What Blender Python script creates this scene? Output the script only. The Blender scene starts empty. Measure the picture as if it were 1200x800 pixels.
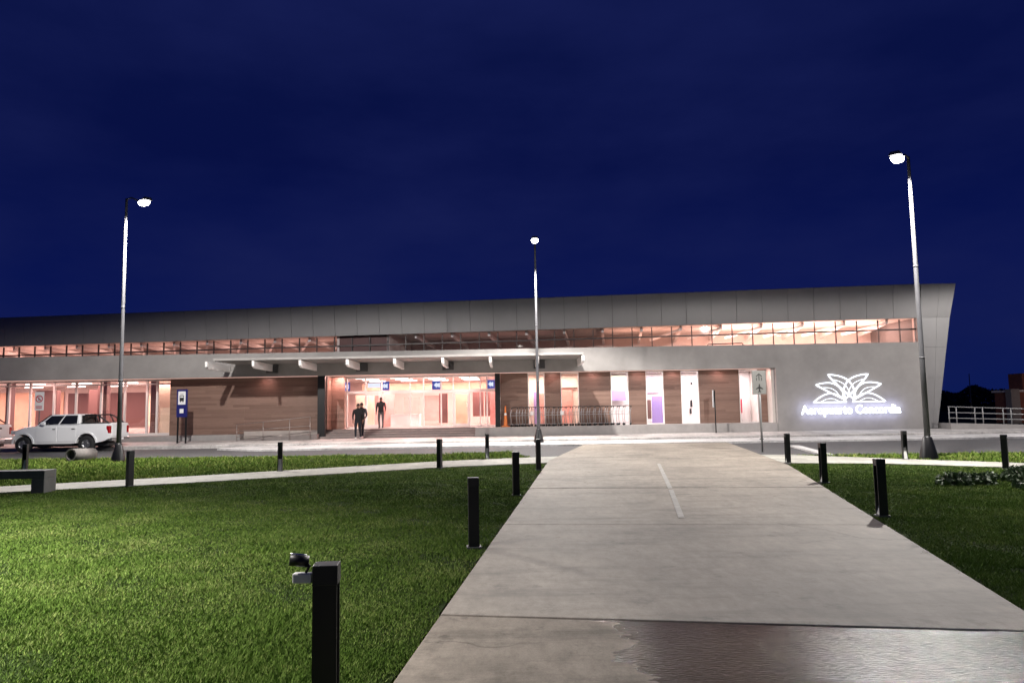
import bpy, bmesh, math, random
import numpy as np
from mathutils import Vector, Matrix
random.seed(7)
PI = math.pi
S = bpy.context.scene
C = S.collection

# ------------------------------------------------------------ camera
CAM = Vector((0, 0, 1.6))
pitch, roll = 0.093, -0.017
F = Vector((0, math.cos(pitch), math.sin(pitch)))
U0 = Vector((0, -math.sin(pitch), math.cos(pitch)))
R0 = Vector((1, 0, 0))
R = R0 * math.cos(roll) + U0 * math.sin(roll)
U = U0 * math.cos(roll) - R0 * math.sin(roll)
cd = bpy.data.cameras.new('camera')
cam = bpy.data.objects.new('camera', cd)
C.objects.link(cam)
m = Matrix((R, U, -F)).transposed().to_4x4()
m.translation = CAM
cam.matrix_world = m
cd.sensor_fit = 'HORIZONTAL'
cd.sensor_width = 36
cd.lens = 36 * 858 / 1200
cd.clip_end = 2000
S.camera = cam

# ------------------------------------------------------------ sky and exposure
W = bpy.data.worlds.new('World')
S.world = W
W.use_nodes = True
wn, wl = W.node_tree.nodes, W.node_tree.links
wn.clear()
out = wn.new('ShaderNodeOutputWorld')
bg = wn.new('ShaderNodeBackground')
tc = wn.new('ShaderNodeTexCoord')
sep = wn.new('ShaderNodeSeparateXYZ')
ramp = wn.new('ShaderNodeValToRGB')
wl.new(tc.outputs['Generated'], sep.inputs[0])
wl.new(sep.outputs['Z'], ramp.inputs[0])
e = ramp.color_ramp.elements
e[0].position = 0.0
e[0].color = (.0040, .0105, .086, 1)
e[1].position = 1.0
e[1].color = (.003, .006, .042, 1)
k = e.new(.16); k.color = (.0026, .0068, .074, 1)
k = e.new(.32); k.color = (.0024, .0054, .055, 1)
k = e.new(.5); k.color = (.0032, .0066, .055, 1)
mp = wn.new('ShaderNodeMapping')
mp.inputs['Scale'].default_value = (1.2, 1.2, 3.2)
nz = wn.new('ShaderNodeTexNoise')
nz.inputs['Scale'].default_value = 1.7
nz.inputs['Detail'].default_value = 5
nz.inputs['Roughness'].default_value = .55
wl.new(tc.outputs['Generated'], mp.inputs[0])
wl.new(mp.outputs[0], nz.inputs[0])
cr = wn.new('ShaderNodeValToRGB')
cr.color_ramp.elements[0].position = .38
cr.color_ramp.elements[1].position = .70
wl.new(nz.outputs[0], cr.inputs[0])
mx = wn.new('ShaderNodeMix')
mx.data_type = 'RGBA'
wl.new(cr.outputs[0], mx.inputs[0])
wl.new(ramp.outputs[0], mx.inputs[6])
mx.inputs[7].default_value = (.0078, .0125, .082, 1)
wl.new(mx.outputs[2], bg.inputs[0])
bg.inputs[1].default_value = 1.0
wl.new(bg.outputs[0], out.inputs[0])
S.view_settings.view_transform = 'Standard'
S.view_settings.look = 'None'
S.view_settings.gamma = 1
S.view_settings.use_curve_mapping = False
S.view_settings.exposure = 0.0
S.cycles.use_denoising = True
S.cycles.max_bounces = 7
S.cycles.diffuse_bounces = 3
S.cycles.glossy_bounces = 3
S.cycles.transparent_max_bounces = 12
S.cycles.sample_clamp_indirect = 4
S.cycles.caustics_reflective = False
S.cycles.caustics_refractive = False

LAMP_W = 6500.0           # street lamps
WARM = (1.0, .58, .53)    # hall lighting
PLINTH = .69

# ------------------------------------------------------------ materials
def N(nt, t, **kw):
    n = nt.nodes.new(t)
    for k_, v in kw.items():
        if k_ in n.inputs.keys(): n.inputs[k_].default_value = v
        else: setattr(n, k_, v)
    return n

def mat(name, col, rough=.6, metal=0., var=.0, vscale=3., bump=0., bscale=40., spec=None, emit=None, estr=0., stretch=(1, 1, 1), coat=0.):
    m_ = bpy.data.materials.new(name)
    m_.use_nodes = True
    nt = m_.node_tree
    b = nt.nodes['Principled BSDF']
    b.inputs['Base Color'].default_value = (*col, 1)
    b.inputs['Roughness'].default_value = rough
    b.inputs['Metallic'].default_value = metal
    if coat: b.inputs['Coat Weight'].default_value = coat
    if spec is not None: b.inputs['Specular IOR Level'].default_value = spec
    if emit:
        b.inputs['Emission Color'].default_value = (*emit, 1)
        b.inputs['Emission Strength'].default_value = estr
    if var or bump:
        g = N(nt, 'ShaderNodeNewGeometry')
        mp_ = N(nt, 'ShaderNodeMapping', Scale=stretch)
        nt.links.new(g.outputs['Position'], mp_.inputs[0])
    if var:
        n1 = N(nt, 'ShaderNodeTexNoise', Scale=vscale, Detail=8., Roughness=.62)
        nt.links.new(mp_.outputs[0], n1.inputs[0])
        r_ = N(nt, 'ShaderNodeMapRange')
        r_.inputs[1].default_value = .3; r_.inputs[2].default_value = .7
        r_.inputs[3].default_value = 1 - var; r_.inputs[4].default_value = 1 + var
        nt.links.new(n1.outputs[0], r_.inputs[0])
        h = N(nt, 'ShaderNodeVectorMath', operation='SCALE')
        h.inputs[0].default_value = col
        nt.links.new(r_.outputs[0], h.inputs['Scale'])
        nt.links.new(h.outputs[0], b.inputs['Base Color'])
        r2 = N(nt, 'ShaderNodeMapRange')
        r2.inputs[3].default_value = max(.02, rough - .12); r2.inputs[4].default_value = min(1, rough + .12)
        nt.links.new(n1.outputs[0], r2.inputs[0])
        nt.links.new(r2.outputs[0], b.inputs['Roughness'])
    if bump:
        n2 = N(nt, 'ShaderNodeTexNoise', Scale=bscale, Detail=6.)
        nt.links.new(mp_.outputs[0], n2.inputs[0])
        bm_ = N(nt, 'ShaderNodeBump', Strength=bump, Distance=.02)
        nt.links.new(n2.outputs[0], bm_.inputs['Height'])
        nt.links.new(bm_.outputs[0], b.inputs['Normal'])
    return m_

def mat_glass(name, tint=(1, 1, 1), refl=.08):
    m_ = bpy.data.materials.new(name)
    m_.use_nodes = True
    nt = m_.node_tree
    nt.nodes.remove(nt.nodes['Principled BSDF'])
    t = N(nt, 'ShaderNodeBsdfTransparent', Color=(*tint, 1))
    g = N(nt, 'ShaderNodeBsdfGlossy', Roughness=.03)
    x = N(nt, 'ShaderNodeMixShader', Fac=refl)
    nt.links.new(t.outputs[0], x.inputs[1]); nt.links.new(g.outputs[0], x.inputs[2])
    nt.links.new(x.outputs[0], nt.nodes['Material Output'].inputs[0])
    return m_

def mat_emit(name, col, s):
    m_ = bpy.data.materials.new(name)
    m_.use_nodes = True
    nt = m_.node_tree
    nt.nodes.remove(nt.nodes['Principled BSDF'])
    e_ = N(nt, 'ShaderNodeEmission', Color=(*col, 1), Strength=s)
    nt.links.new(e_.outputs[0], nt.nodes['Material Output'].inputs[0])
    return m_

def mat_concrete(name, col, wet=False):
    """poured paving: broad stains, fine grain, trowel marks; optionally the puddle on the first slab"""
    m_ = bpy.data.materials.new(name)
    m_.use_nodes = True
    nt = m_.node_tree; L = nt.links
    b = nt.nodes['Principled BSDF']
    g = N(nt, 'ShaderNodeNewGeometry')
    big = N(nt, 'ShaderNodeTexNoise', Scale=.55, Detail=9., Roughness=.68)
    mid = N(nt, 'ShaderNodeTexNoise', Scale=8., Detail=10., Roughness=.78)
    fin = N(nt, 'ShaderNodeTexNoise', Scale=90., Detail=4., Roughness=.7)
    mpb = N(nt, 'ShaderNodeMapping', Scale=(1, .45, 1))
    mpb.inputs['Rotation'].default_value = (0, 0, .17)
    L.new(g.outputs['Position'], mpb.inputs[0])
    for n_ in (big, mid): L.new(mpb.outputs[0], n_.inputs[0])
    L.new(g.outputs['Position'], fin.inputs[0])
    def rng(src, a, b_, lo, hi):
        r_ = N(nt, 'ShaderNodeMapRange')
        for i, v in enumerate((a, b_, lo, hi)): r_.inputs[i + 1].default_value = v
        L.new(src, r_.inputs[0]); return r_.outputs[0]
    def mul(a, b_):
        x = N(nt, 'ShaderNodeMath', operation='MULTIPLY'); L.new(a, x.inputs[0]); L.new(b_, x.inputs[1]); return x.outputs[0]
    v = mul(mul(rng(big.outputs[0], .3, .7, .60, 1.24), rng(mid.outputs[0], .3, .72, .70, 1.2)), rng(fin.outputs[0], .3, .7, .86, 1.12))
    # dark pitted spots
    spot = N(nt, 'ShaderNodeTexNoise', Scale=2.3, Detail=10., Roughness=.75)
    L.new(g.outputs['Position'], spot.inputs[0])
    v = mul(v, rng(spot.outputs[0], .57, .64, 1., .68))
    dn = N(nt, 'ShaderNodeTexNoise', Scale=1.4, Detail=6.)
    L.new(g.outputs['Position'], dn.inputs[0])
    dv = N(nt, 'ShaderNodeVectorMath', operation='MULTIPLY_ADD'); L.new(dn.outputs['Color'], dv.inputs[0]); dv.inputs[1].default_value = (1.1, 1.1, 0); L.new(g.outputs['Position'], dv.inputs[2])
    vo = N(nt, 'ShaderNodeTexVoronoi', feature='DISTANCE_TO_EDGE', Scale=.30); L.new(dv.outputs[0], vo.inputs[0])
    msk = N(nt, 'ShaderNodeTexNoise', Scale=.35, Detail=2.); L.new(g.outputs['Position'], msk.inputs[0])
    ck = N(nt, 'ShaderNodeMath', operation='MAXIMUM'); L.new(rng(vo.outputs[0], .001, .008, .62, 1.), ck.inputs[0]); L.new(rng(msk.outputs[0], .62, .56, 0., 1.), ck.inputs[1])
    v = mul(v, ck.outputs[0])
    st = N(nt, 'ShaderNodeTexNoise', Scale=.9, Detail=6., Roughness=.7)
    mst = N(nt, 'ShaderNodeMapping', Scale=(.35, 1.6, 1)); L.new(g.outputs['Position'], mst.inputs[0]); L.new(mst.outputs[0], st.inputs[0])
    v = mul(v, rng(st.outputs[0], .50, .66, 1., .62))
    gm = N(nt, 'ShaderNodeTexVoronoi', Scale=1.7); L.new(g.outputs['Position'], gm.inputs[0])
    v = mul(v, rng(gm.outputs['Distance'], .035, .05, .6, 1.))
    sc = N(nt, 'ShaderNodeVectorMath', operation='SCALE')
    sc.inputs[0].default_value = col
    L.new(v, sc.inputs['Scale'])
    bp = N(nt, 'ShaderNodeBump', Strength=.35, Distance=.006)
    L.new(fin.outputs[0], bp.inputs['Height'])
    b.inputs['Roughness'].default_value = .72
    if wet:
        sp = N(nt, 'ShaderNodeSeparateXYZ'); L.new(g.outputs['Position'], sp.inputs[0])
        wn_ = N(nt, 'ShaderNodeTexNoise', Scale=1.5, Detail=5., Roughness=.5)
        ms = N(nt, 'ShaderNodeMapping', Scale=(.7, 1.9, 1)); L.new(g.outputs['Position'], ms.inputs[0]); L.new(ms.outputs[0], wn_.inputs[0])
        a = N(nt, 'ShaderNodeMath', operation='MULTIPLY_ADD')
        L.new(wn_.outputs[0], a.inputs[0]); a.inputs[1].default_value = 1.25; L.new(sp.outputs['X'], a.inputs[2])
        jl = N(nt, 'ShaderNodeVectorMath', operation='DOT_PRODUCT'); L.new(g.outputs['Position'], jl.inputs[0]); jl.inputs[1].default_value = (.161, 1, 0)
        jw = N(nt, 'ShaderNodeMath', operation='MULTIPLY_ADD'); L.new(rng(jl.outputs['Value'], 5.74, 5.80, 0., .2), jw.inputs[0]); jw.inputs[1].default_value = 1.; L.new(a.outputs[0], jw.inputs[2])
        a = jw
        wm = rng(a.outputs[0], 1.42, 1.435, 0., 1.)
        brown = N(nt, 'ShaderNodeVectorMath', operation='MULTIPLY')
        L.new(sc.outputs[0], brown.inputs[0]); brown.inputs[1].default_value = (.25, .245, .225)
        mxn = N(nt, 'ShaderNodeMix', data_type='RGBA')
        L.new(wm, mxn.inputs[0]); L.new(sc.outputs[0], mxn.inputs[6]); L.new(brown.outputs[0], mxn.inputs[7])
        L.new(mxn.outputs[2], b.inputs['Base Color'])
        rip = N(nt, 'ShaderNodeTexNoise', Scale=9., Detail=4.)
        b.inputs['Specular IOR Level'].default_value = .08
        m2 = N(nt, 'ShaderNodeMapping', Scale=(2.2, 7., 1)); L.new(g.outputs['Position'], m2.inputs[0]); L.new(m2.outputs[0], rip.inputs[0])
        wr = rng(rip.outputs[0], .35, .65, .06, .17)
        rm = N(nt, 'ShaderNodeMix', data_type='FLOAT')
        L.new(wm, rm.inputs[0]); rm.inputs[2].default_value = .72; L.new(wr, rm.inputs[3])
        L.new(rm.outputs[0], b.inputs['Roughness'])
        bp2 = N(nt, 'ShaderNodeBump', Strength=.75, Distance=.007)
        L.new(rip.outputs[0], bp2.inputs['Height']); L.new(bp.outputs[0], bp2.inputs['Normal'])
        L.new(bp2.outputs[0], b.inputs['Normal'])
    else:
        L.new(sc.outputs[0], b.inputs['Base Color'])
        L.new(bp.outputs[0], b.inputs['Normal'])
    return m_

def mat_wood(name):
    """horizontal boards of dark stained timber"""
    m_ = bpy.data.materials.new(name)
    m_.use_nodes = True
    nt = m_.node_tree; L = nt.links
    b = nt.nodes['Principled BSDF']
    g = N(nt, 'ShaderNodeNewGeometry')
    sp = N(nt, 'ShaderNodeSeparateXYZ'); L.new(g.outputs['Position'], sp.inputs[0])
    row = N(nt, 'ShaderNodeMath', operation='MULTIPLY'); L.new(sp.outputs['Z'], row.inputs[0]); row.inputs[1].default_value = 1 / .118
    fl = N(nt, 'ShaderNodeMath', operation='FLOOR'); L.new(row.outputs[0], fl.inputs[0])
    fr = N(nt, 'ShaderNodeMath', operation='FRACT'); L.new(row.outputs[0], fr.inputs[0])
    # boards of 2.4 m staggered by row
    off = N(nt, 'ShaderNodeMath', operation='MULTIPLY_ADD'); L.new(fl.outputs[0], off.inputs[0]); off.inputs[1].default_value = .377
    xs = N(nt, 'ShaderNodeMath', operation='MULTIPLY'); L.new(sp.outputs['X'], xs.inputs[0]); xs.inputs[1].default_value = 1 / 2.4
    L.new(xs.outputs[0], off.inputs[2])
    fx = N(nt, 'ShaderNodeMath', operation='FLOOR'); L.new(off.outputs[0], fx.inputs[0])
    cb = N(nt, 'ShaderNodeCombineXYZ'); L.new(fx.outputs[0], cb.inputs[0]); L.new(fl.outputs[0], cb.inputs[1])
    wnz = N(nt, 'ShaderNodeTexWhiteNoise', noise_dimensions='2D'); L.new(cb.outputs[0], wnz.inputs[0])
    grain = N(nt, 'ShaderNodeTexNoise', Scale=6., Detail=8.)
    mpg = N(nt, 'ShaderNodeMapping', Scale=(.5, 1, 9)); L.new(g.outputs['Position'], mpg.inputs[0]); L.new(mpg.outputs[0], grain.inputs[0])
    rampn = N(nt, 'ShaderNodeValToRGB')
    el = rampn.color_ramp.elements
    el[0].color = (.150, .086, .064, 1); el[1].color = (.275, .172, .134, 1)
    mixv = N(nt, 'ShaderNodeMath', operation='MULTIPLY_ADD')
    L.new(grain.outputs[0], mixv.inputs[0]); mixv.inputs[1].default_value = .8
    hv = N(nt, 'ShaderNodeMath', operation='MULTIPLY'); L.new(wnz.outputs[0], hv.inputs[0]); hv.inputs[1].default_value = .55
    sb = N(nt, 'ShaderNodeMath', operation='SUBTRACT'); L.new(hv.outputs[0], sb.inputs[0]); sb.inputs[1].default_value = .2
    L.new(sb.outputs[0], mixv.inputs[2])
    L.new(mixv.outputs[0], rampn.inputs[0])
    L.new(rampn.outputs[0], b.inputs['Base Color'])
    gap = N(nt, 'ShaderNodeMapRange'); L.new(fr.outputs[0], gap.inputs[0])
    gap.inputs[1].default_value = 0.; gap.inputs[2].default_value = .07
    bp = N(nt, 'ShaderNodeBump', Strength=1., Distance=.012); L.new(gap.outputs[0], bp.inputs['Height'])
    L.new(bp.outputs[0], b.inputs['Normal'])
    b.inputs['Roughness'].default_value = .5
    return m_

def mat_blades(name, c0, c1, c2):
    m_ = bpy.data.materials.new(name)
    m_.use_nodes = True
    nt = m_.node_tree; L = nt.links
    b = nt.nodes['Principled BSDF']
    at = N(nt, 'ShaderNodeAttribute', attribute_name='hue')
    g = N(nt, 'ShaderNodeNewGeometry')
    n1 = N(nt, 'ShaderNodeTexNoise', Scale=.9, Detail=6., Roughness=.6); L.new(g.outputs['Position'], n1.inputs[0])
    a = N(nt, 'ShaderNodeMath', operation='MULTIPLY_ADD'); L.new(n1.outputs[0], a.inputs[0]); a.inputs[1].default_value = 1.3
    s_ = N(nt, 'ShaderNodeMath', operation='MULTIPLY_ADD'); L.new(at.outputs['Fac'], s_.inputs[0]); s_.inputs[1].default_value = .7; s_.inputs[2].default_value = -.5
    L.new(s_.outputs[0], a.inputs[2])
    r_ = N(nt, 'ShaderNodeValToRGB'); L.new(a.outputs[0], r_.inputs[0])
    el = r_.color_ramp.elements
    el[0].position = .15; el[0].color = (*c0, 1); el[1].position = .95; el[1].color = (*c2, 1)
    k_ = el.new(.55); k_.color = (*c1, 1)
    L.new(r_.outputs[0], b.inputs['Base Color'])
    b.inputs['Roughness'].default_value = .85
    b.inputs['Specular IOR Level'].default_value = .06
    return m_

M = dict(
    path=mat_concrete('path_concrete', (.312, .272, .224)),
    path_wet=mat_concrete('path_concrete_with_puddle', (.312, .272, .224), True),
    foot=mat_concrete('footpath_concrete', (.42, .41, .36)),
    strip=mat_concrete('pale_concrete', (.70, .68, .67)),
    walk=mat_concrete('sidewalk_concrete', (.58, .55, .53)),
    asphalt=mat('asphalt', (.085, .083, .085), .75, var=.25, vscale=2.5, bump=.5, bscale=120),
    earth=mat('dark_earth', (.016, .020, .010), .95, var=.4, vscale=6, spec=.03),
    soil=mat('lawn_soil', (.022, .036, .009), .95, var=.5, vscale=7, bump=.6, bscale=60, spec=.03),
    joint=mat('joint_filler', (.05, .045, .04), .9),
    wallc=mat('grey_render', (.29, .275, .265), .8, var=.16, vscale=.8, bump=.15, bscale=60),
    plinth=mat('plinth_concrete', (.33, .31, .30), .8, var=.15, vscale=1.5),
    step=mat('step_concrete', (.22, .19, .18), .75, var=.15, vscale=3),
    panel=mat('fascia_panel', (.235, .228, .228), .45, var=.06, vscale=.7, spec=.4),
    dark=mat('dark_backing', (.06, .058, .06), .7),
    black=mat('black_painted_steel', (.005, .005, .006), .42, var=.2, vscale=20),
    bollard=mat('bollard_black', (.004, .0045, .0055), .5, var=.25, vscale=25),
    bollgrey=mat('bollard_cap_grey', (.013, .013, .0145), .5, var=.2, vscale=20),
    reflector=mat('white_reflector', (.75, .75, .72), .5),
    galv=mat('galvanised_steel', (.080, .080, .088), .6, metal=.0, var=.12, vscale=6),
    rail=mat('pale_grey_rail', (.30, .30, .30), .4, metal=.2),
    railred=mat('brushed_rail', (.35, .30, .28), .35, metal=.6),
    wood=mat_wood('timber_boards'),
    frame=mat('white_aluminium', (.72, .70, .68), .4),
    mullion=mat('grey_mullion', (.055, .045, .045), .5),
    glass=mat_glass('clear_glass', (.96, .96, .97), .07),
    inwall=mat('hall_wall', (.80, .70, .65), .8, var=.06, vscale=2),
    infloor=mat('hall_floor', (.45, .40, .37), .25, var=.1, vscale=2),
    inceil=mat('hall_ceiling', (.75, .70, .66), .8),
    soffit=mat('soffit_board', (.62, .57, .53), .8, var=.05, vscale=2),
    peach=mat('peach_panel', (.72, .47, .33), .6, var=.1, vscale=3),
    coral=mat('coral_panel', (.66, .33, .30), .6, var=.15, vscale=4),
    cream=mat('cream_panel', (.80, .72, .55), .6),
    white=mat('white_panel', (.82, .80, .78), .5),
    brownp=mat('brown_column', (.15, .08, .07), .6),
    purple=mat('purple_panel', (.36, .28, .62), .5),
    blue=mat('blue_panel', (.10, .10, .55), .5),
    red=mat('red_plastic', (.50, .03, .06), .4),
    orange=mat('orange_plastic', (.75, .20, .04), .5),
    lens=mat_emit('lamp_lens', (1., .97, .90), 38.),
    letters=mat_emit('sign_light', (.80, .86, 1.), 3.2),
    leafline=mat_emit('emblem_light', (.86, .90, 1.), 2.4),
    screenw=mat_emit('screen_white', (.80, .85, 1.), 1.3),
    screenb=mat_emit('screen_blue', (.10, .14, .55), .8),
    signblue=mat('sign_blue', (.012, .014, .13), .4),
    signwhite=mat('sign_white', (.80, .80, .80), .4),
    bench=mat('bench_grey', (.085, .088, .084), .7, var=.25, vscale=5),
    signgrey=mat('sign_grey', (.20, .20, .19), .5, var=.1, vscale=5),
    signdark=mat('sign_dark', (.02, .02, .02), .5),
    carw=mat('white_car_paint', (.80, .81, .82), .25, coat=.6),
    carglass=mat('dark_car_glass', (.010, .011, .013), .06, spec=.8),
    tyre=mat('tyre_rubber', (.012, .012, .013), .8),
    alloy=mat('alloy_rim', (.35, .35, .36), .3, metal=.8),
    taillight=mat('red_tail_lens', (.30, .008, .012), .2, coat=.5),
    headlight=mat('clear_headlight', (.6, .62, .65), .1, coat=.5),
    plastic=mat('black_plastic', (.018, .018, .02), .5),
    chrome=mat('chrome', (.6, .6, .6), .15, metal=.9),
    skin=mat('skin', (.20, .10, .07), .6),
    hair=mat('dark_hair', (.012, .009, .008), .7),
    cl_black=mat('black_jacket', (.004, .004, .005), .85, var=.3, vscale=12),  # dark cloth, kept near black so figures read as backlit silhouettes
    cl_navy=mat('navy_trousers', (.006, .007, .014), .85, var=.3, vscale=12),  # darkened likewise for the backlit look
    cl_grey=mat('grey_trousers', (.07, .066, .07), .85, var=.3, vscale=12),
    cl_mid=mat('grey_sleeve', (.06, .06, .07), .85, var=.2, vscale=12),
    shoe=mat('pale_shoe', (.45, .43, .42), .6),
    brick=mat('brick_red', (.16, .055, .035), .85, var=.25, vscale=4),
    concp=mat('pipe_concrete', (.19, .175, .165), .8, var=.15, vscale=8),
    bark=mat('bark', (.03, .022, .016), .9, var=.3, vscale=10),
    leafdark=mat('far_foliage', (.022, .030, .016), .8, var=.5, vscale=1.2),
    plantleaf=mat('bedding_leaf', (.055, .095, .035), .6, var=.5, vscale=14),
    blades=mat_blades('grass_blade', (.080, .145, .024), (.135, .220, .042), (.27, .32, .11)),
    blades2=mat_blades('strip_blade', (.085, .155, .022), (.15, .235, .040), (.32, .34, .11)),
    paint=mat('worn_white_paint', (.345, .33, .305), .7, var=.35, vscale=9),
    trolley=mat('trolley_steel', (.36, .36, .37), .35, metal=.4),
)

# ------------------------------------------------------------ mesh helpers
class MB:
    def __init__(self): self.v = []; self.f = []; self.sm = []
    def add(self, vs, fs, smooth=False):
        o = len(self.v)
        self.v += [tuple(p) for p in vs]
        self.f += [tuple(i + o for i in q) for q in fs]
        self.sm += [smooth] * len(fs)
        return self
    def box(self, x0, x1, y0, y1, z0, z1, T=None):
        vs = [Vector((x, y, z)) for z in (z0, z1) for y in (y0, y1) for x in (x0, x1)]
        if T is not None: vs = [T @ p for p in vs]
        return self.add(vs, [(0, 2, 3, 1), (4, 5, 7, 6), (0, 1, 5, 4), (1, 3, 7, 5), (3, 2, 6, 7), (2, 0, 4, 6)])
    def hexa(self, bottom, top):
        """two quads in the same winding order"""
        return self.add(list(bottom) + list(top), [(3, 2, 1, 0), (4, 5, 6, 7), (0, 1, 5, 4), (1, 2, 6, 5), (2, 3, 7, 6), (3, 0, 4, 7)])
    def tube(self, pts, r, n=8, r1=None, caps=True):
        pts = [Vector(p) for p in pts]
        rs = [r + ((r1 if r1 is not None else r) - r) * i / (len(pts) - 1) for i in range(len(pts))]
        vs = []
        for i, p in enumerate(pts):
            d = (pts[min(i + 1, len(pts) - 1)] - pts[max(i - 1, 0)]).normalized()
            a = d.orthogonal().normalized() if i == 0 else (a - d * a.dot(d)).normalized()
            b = d.cross(a)
            for j in range(n):
                t = 2 * PI * j / n
                vs.append(p + (a * math.cos(t) + b * math.sin(t)) * rs[i])
        fs = [(i * n + j, i * n + (j + 1) % n, (i + 1) * n + (j + 1) % n, (i + 1) * n + j) for i in range(len(pts) - 1) for j in range(n)]
        self.add(vs, fs, True)
        if caps:
            self.add([vs[j] for j in range(n)], [tuple(range(n))[::-1]])
            self.add([vs[-n + j] for j in range(n)], [tuple(range(n))])
        return self
    def lathe(self, prof, c=(0, 0, 0), n=20, axis='z'):
        vs = []
        for r, z in prof:
            for j in range(n):
                t = 2 * PI * j / n
                p = (r * math.cos(t), r * math.sin(t), z)
                if axis == 'y': p = (p[0], p[2], p[1])
                vs.append((c[0] + p[0], c[1] + p[1], c[2] + p[2]))
        fs = [(i * n + j, i * n + (j + 1) % n, (i + 1) * n + (j + 1) % n, (i + 1) * n + j) for i in range(len(prof) - 1) for j in range(n)]
        return self.add(vs, fs, True)
    def prism(self, poly, y0, y1, plane='xz'):
        n = len(poly)
        mk = (lambda p, d: (p[0], d, p[1])) if plane == 'xz' else (lambda p, d: (p[0], p[1], d))
        vs = [mk(p, y0) for p in poly] + [mk(p, y1) for p in poly]
        fs = [tuple(range(n)), tuple(range(2 * n - 1, n - 1, -1))]
        fs += [(i, n + i, n + (i + 1) % n, (i + 1) % n) for i in range(n)]
        return self.add(vs, fs)
    def build(self, name, mt, parent=None, bevel=0., recalc=True):
        me = bpy.data.meshes.new(name)
        me.from_pydata(self.v, [], self.f)
        me.polygons.foreach_set('use_smooth', self.sm)
        if recalc:
            bm = bmesh.new(); bm.from_mesh(me)
            bmesh.ops.remove_doubles(bm, verts=bm.verts, dist=1e-5)
            bmesh.ops.recalc_face_normals(bm, faces=bm.faces)
            bm.to_mesh(me); bm.free()
        for x in (mt if isinstance(mt, (list, tuple)) else [mt]): me.materials.append(x)
        o = bpy.data.objects.new(name, me)
        C.objects.link(o)
        if parent: o.parent = parent
        if bevel:
            b = o.modifiers.new('bevel', 'BEVEL'); b.width = bevel; b.segments = 2; b.limit_method = 'ANGLE'; b.angle_limit = math.radians(40)
        return o

def tag(o, label=None, cat=None, group=None, kind=None):
    if label: o['label'] = label
    if cat: o['category'] = cat
    if group: o['group'] = group
    if kind: o['kind'] = kind
    return o
def thing(name, label, cat, loc=(0, 0, 0), rz=0., group=None):
    o = bpy.data.objects.new(name, None)
    o.empty_display_size = .2
    o.location = loc; o.rotation_euler = (0, 0, rz)
    C.objects.link(o)
    return tag(o, label, cat, group)
def kids(o): return [x for x in o.children]
def copy_tree(o, parent=None):
    c = o.copy(); C.objects.link(c)
    if parent: c.parent = parent
    for ch in kids(o): copy_tree(ch, c)
    return c
def again(o, label, loc, rz=0.):
    c = copy_tree(o); c.location = loc; c.rotation_euler = (0, 0, rz); c['label'] = label
    return c
def lamp(name, kind, loc, energy, col, parent=None, size=.1, sy=None, rot=None, spot=None, blend=.4):
    d = bpy.data.lights.new(name, kind)
    d.energy = energy; d.color = col
    if kind == 'AREA':
        d.shape = 'RECTANGLE'; d.size = size; d.size_y = sy or size
    else: d.shadow_soft_size = size
    if spot: d.spot_size = math.radians(spot); d.spot_blend = blend
    o = bpy.data.objects.new(name, d); C.objects.link(o)
    o.location = loc
    if rot: o.rotation_euler = rot
    if parent: o.parent = parent
    return o

# ------------------------------------------------------------ ground, roads and paths
def sheet(name, pts, z, mt, thick=.0):
    mb = MB()
    if thick: mb.prism(pts, z - thick, z, 'xy')
    else: mb.add([(x, y, z) for x, y in pts], [tuple(range(len(pts)))])
    o = mb.build(name, mt)
    return tag(o, kind='structure')

sheet('ground', [(-600, -300), (600, -300), (600, 900), (-600, 900)], -.16, M['earth'])

def xl(d): return -.74 + (d - 4.51) * .098 if d < 23 else 1.07 + (d - 23) * .205
def xr(d): return 3.88 + (d - 5.77) * .247 if d < 19.8 else 7.345 + (d - 19.8) * .165

# concrete path in slabs with open joints
tag(MB().prism([(xl(-3) - .01, -3), (xr(-3) + .01, -3), (xr(19.8) + .01, 19.8), (xr(32.9) + .01, 32.9), (xl(32.9) - .01, 32.9), (xl(23) - .01, 23)], -.12, -.018, 'xy').build('path_base', M['joint']), kind='structure')
J = [(-3, -3.4), (1.0, .6), (5.92, 5.22), (10.42, 9.85), (15.1, 14.4), (19.85, 19.0), (24.4, 23.4), (28.7, 27.6), (32.9, 32.9)]
for i in range(len(J) - 1):
    (a0, a1), (b0, b1) = J[i], J[i + 1]
    g_ = .010 if i != 3 else .016
    pts = [(xl(a0 + g_), a0 + g_), (xr(a1 + g_), a1 + g_)]
    if a1 < 19.8 < b1: pts.append((xr(19.8), 19.8))
    pts += [(xr(b1 - g_), b1 - g_), (xl(b0 - g_), b0 - g_)]
    if a0 < 23 < b0: pts.append((xl(23), 23))
    mb = MB().prism(pts, -.1, 0.012 - .003 * (i % 2), 'xy')
    o = mb.build('path', M['path_wet'] if i == 1 else M['path'], bevel=.012)
    tag(o, kind='structure')
# worn centre line
mk = MB()
for (x0, y0), (x1, y1) in (((2.40, 10.75), (3.02, 14.35)), ((3.06, 14.6), (4.10, 21.0))):
    mk.add([(x0 - .045, y0, .0155), (x0 + .045, y0, .0155), (x1 + .045, y1, .0155), (x1 - .045, y1, .0155)], [(0, 1, 2, 3)])
tag(mk.build('path_marking', M['paint']), kind='structure')

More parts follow.
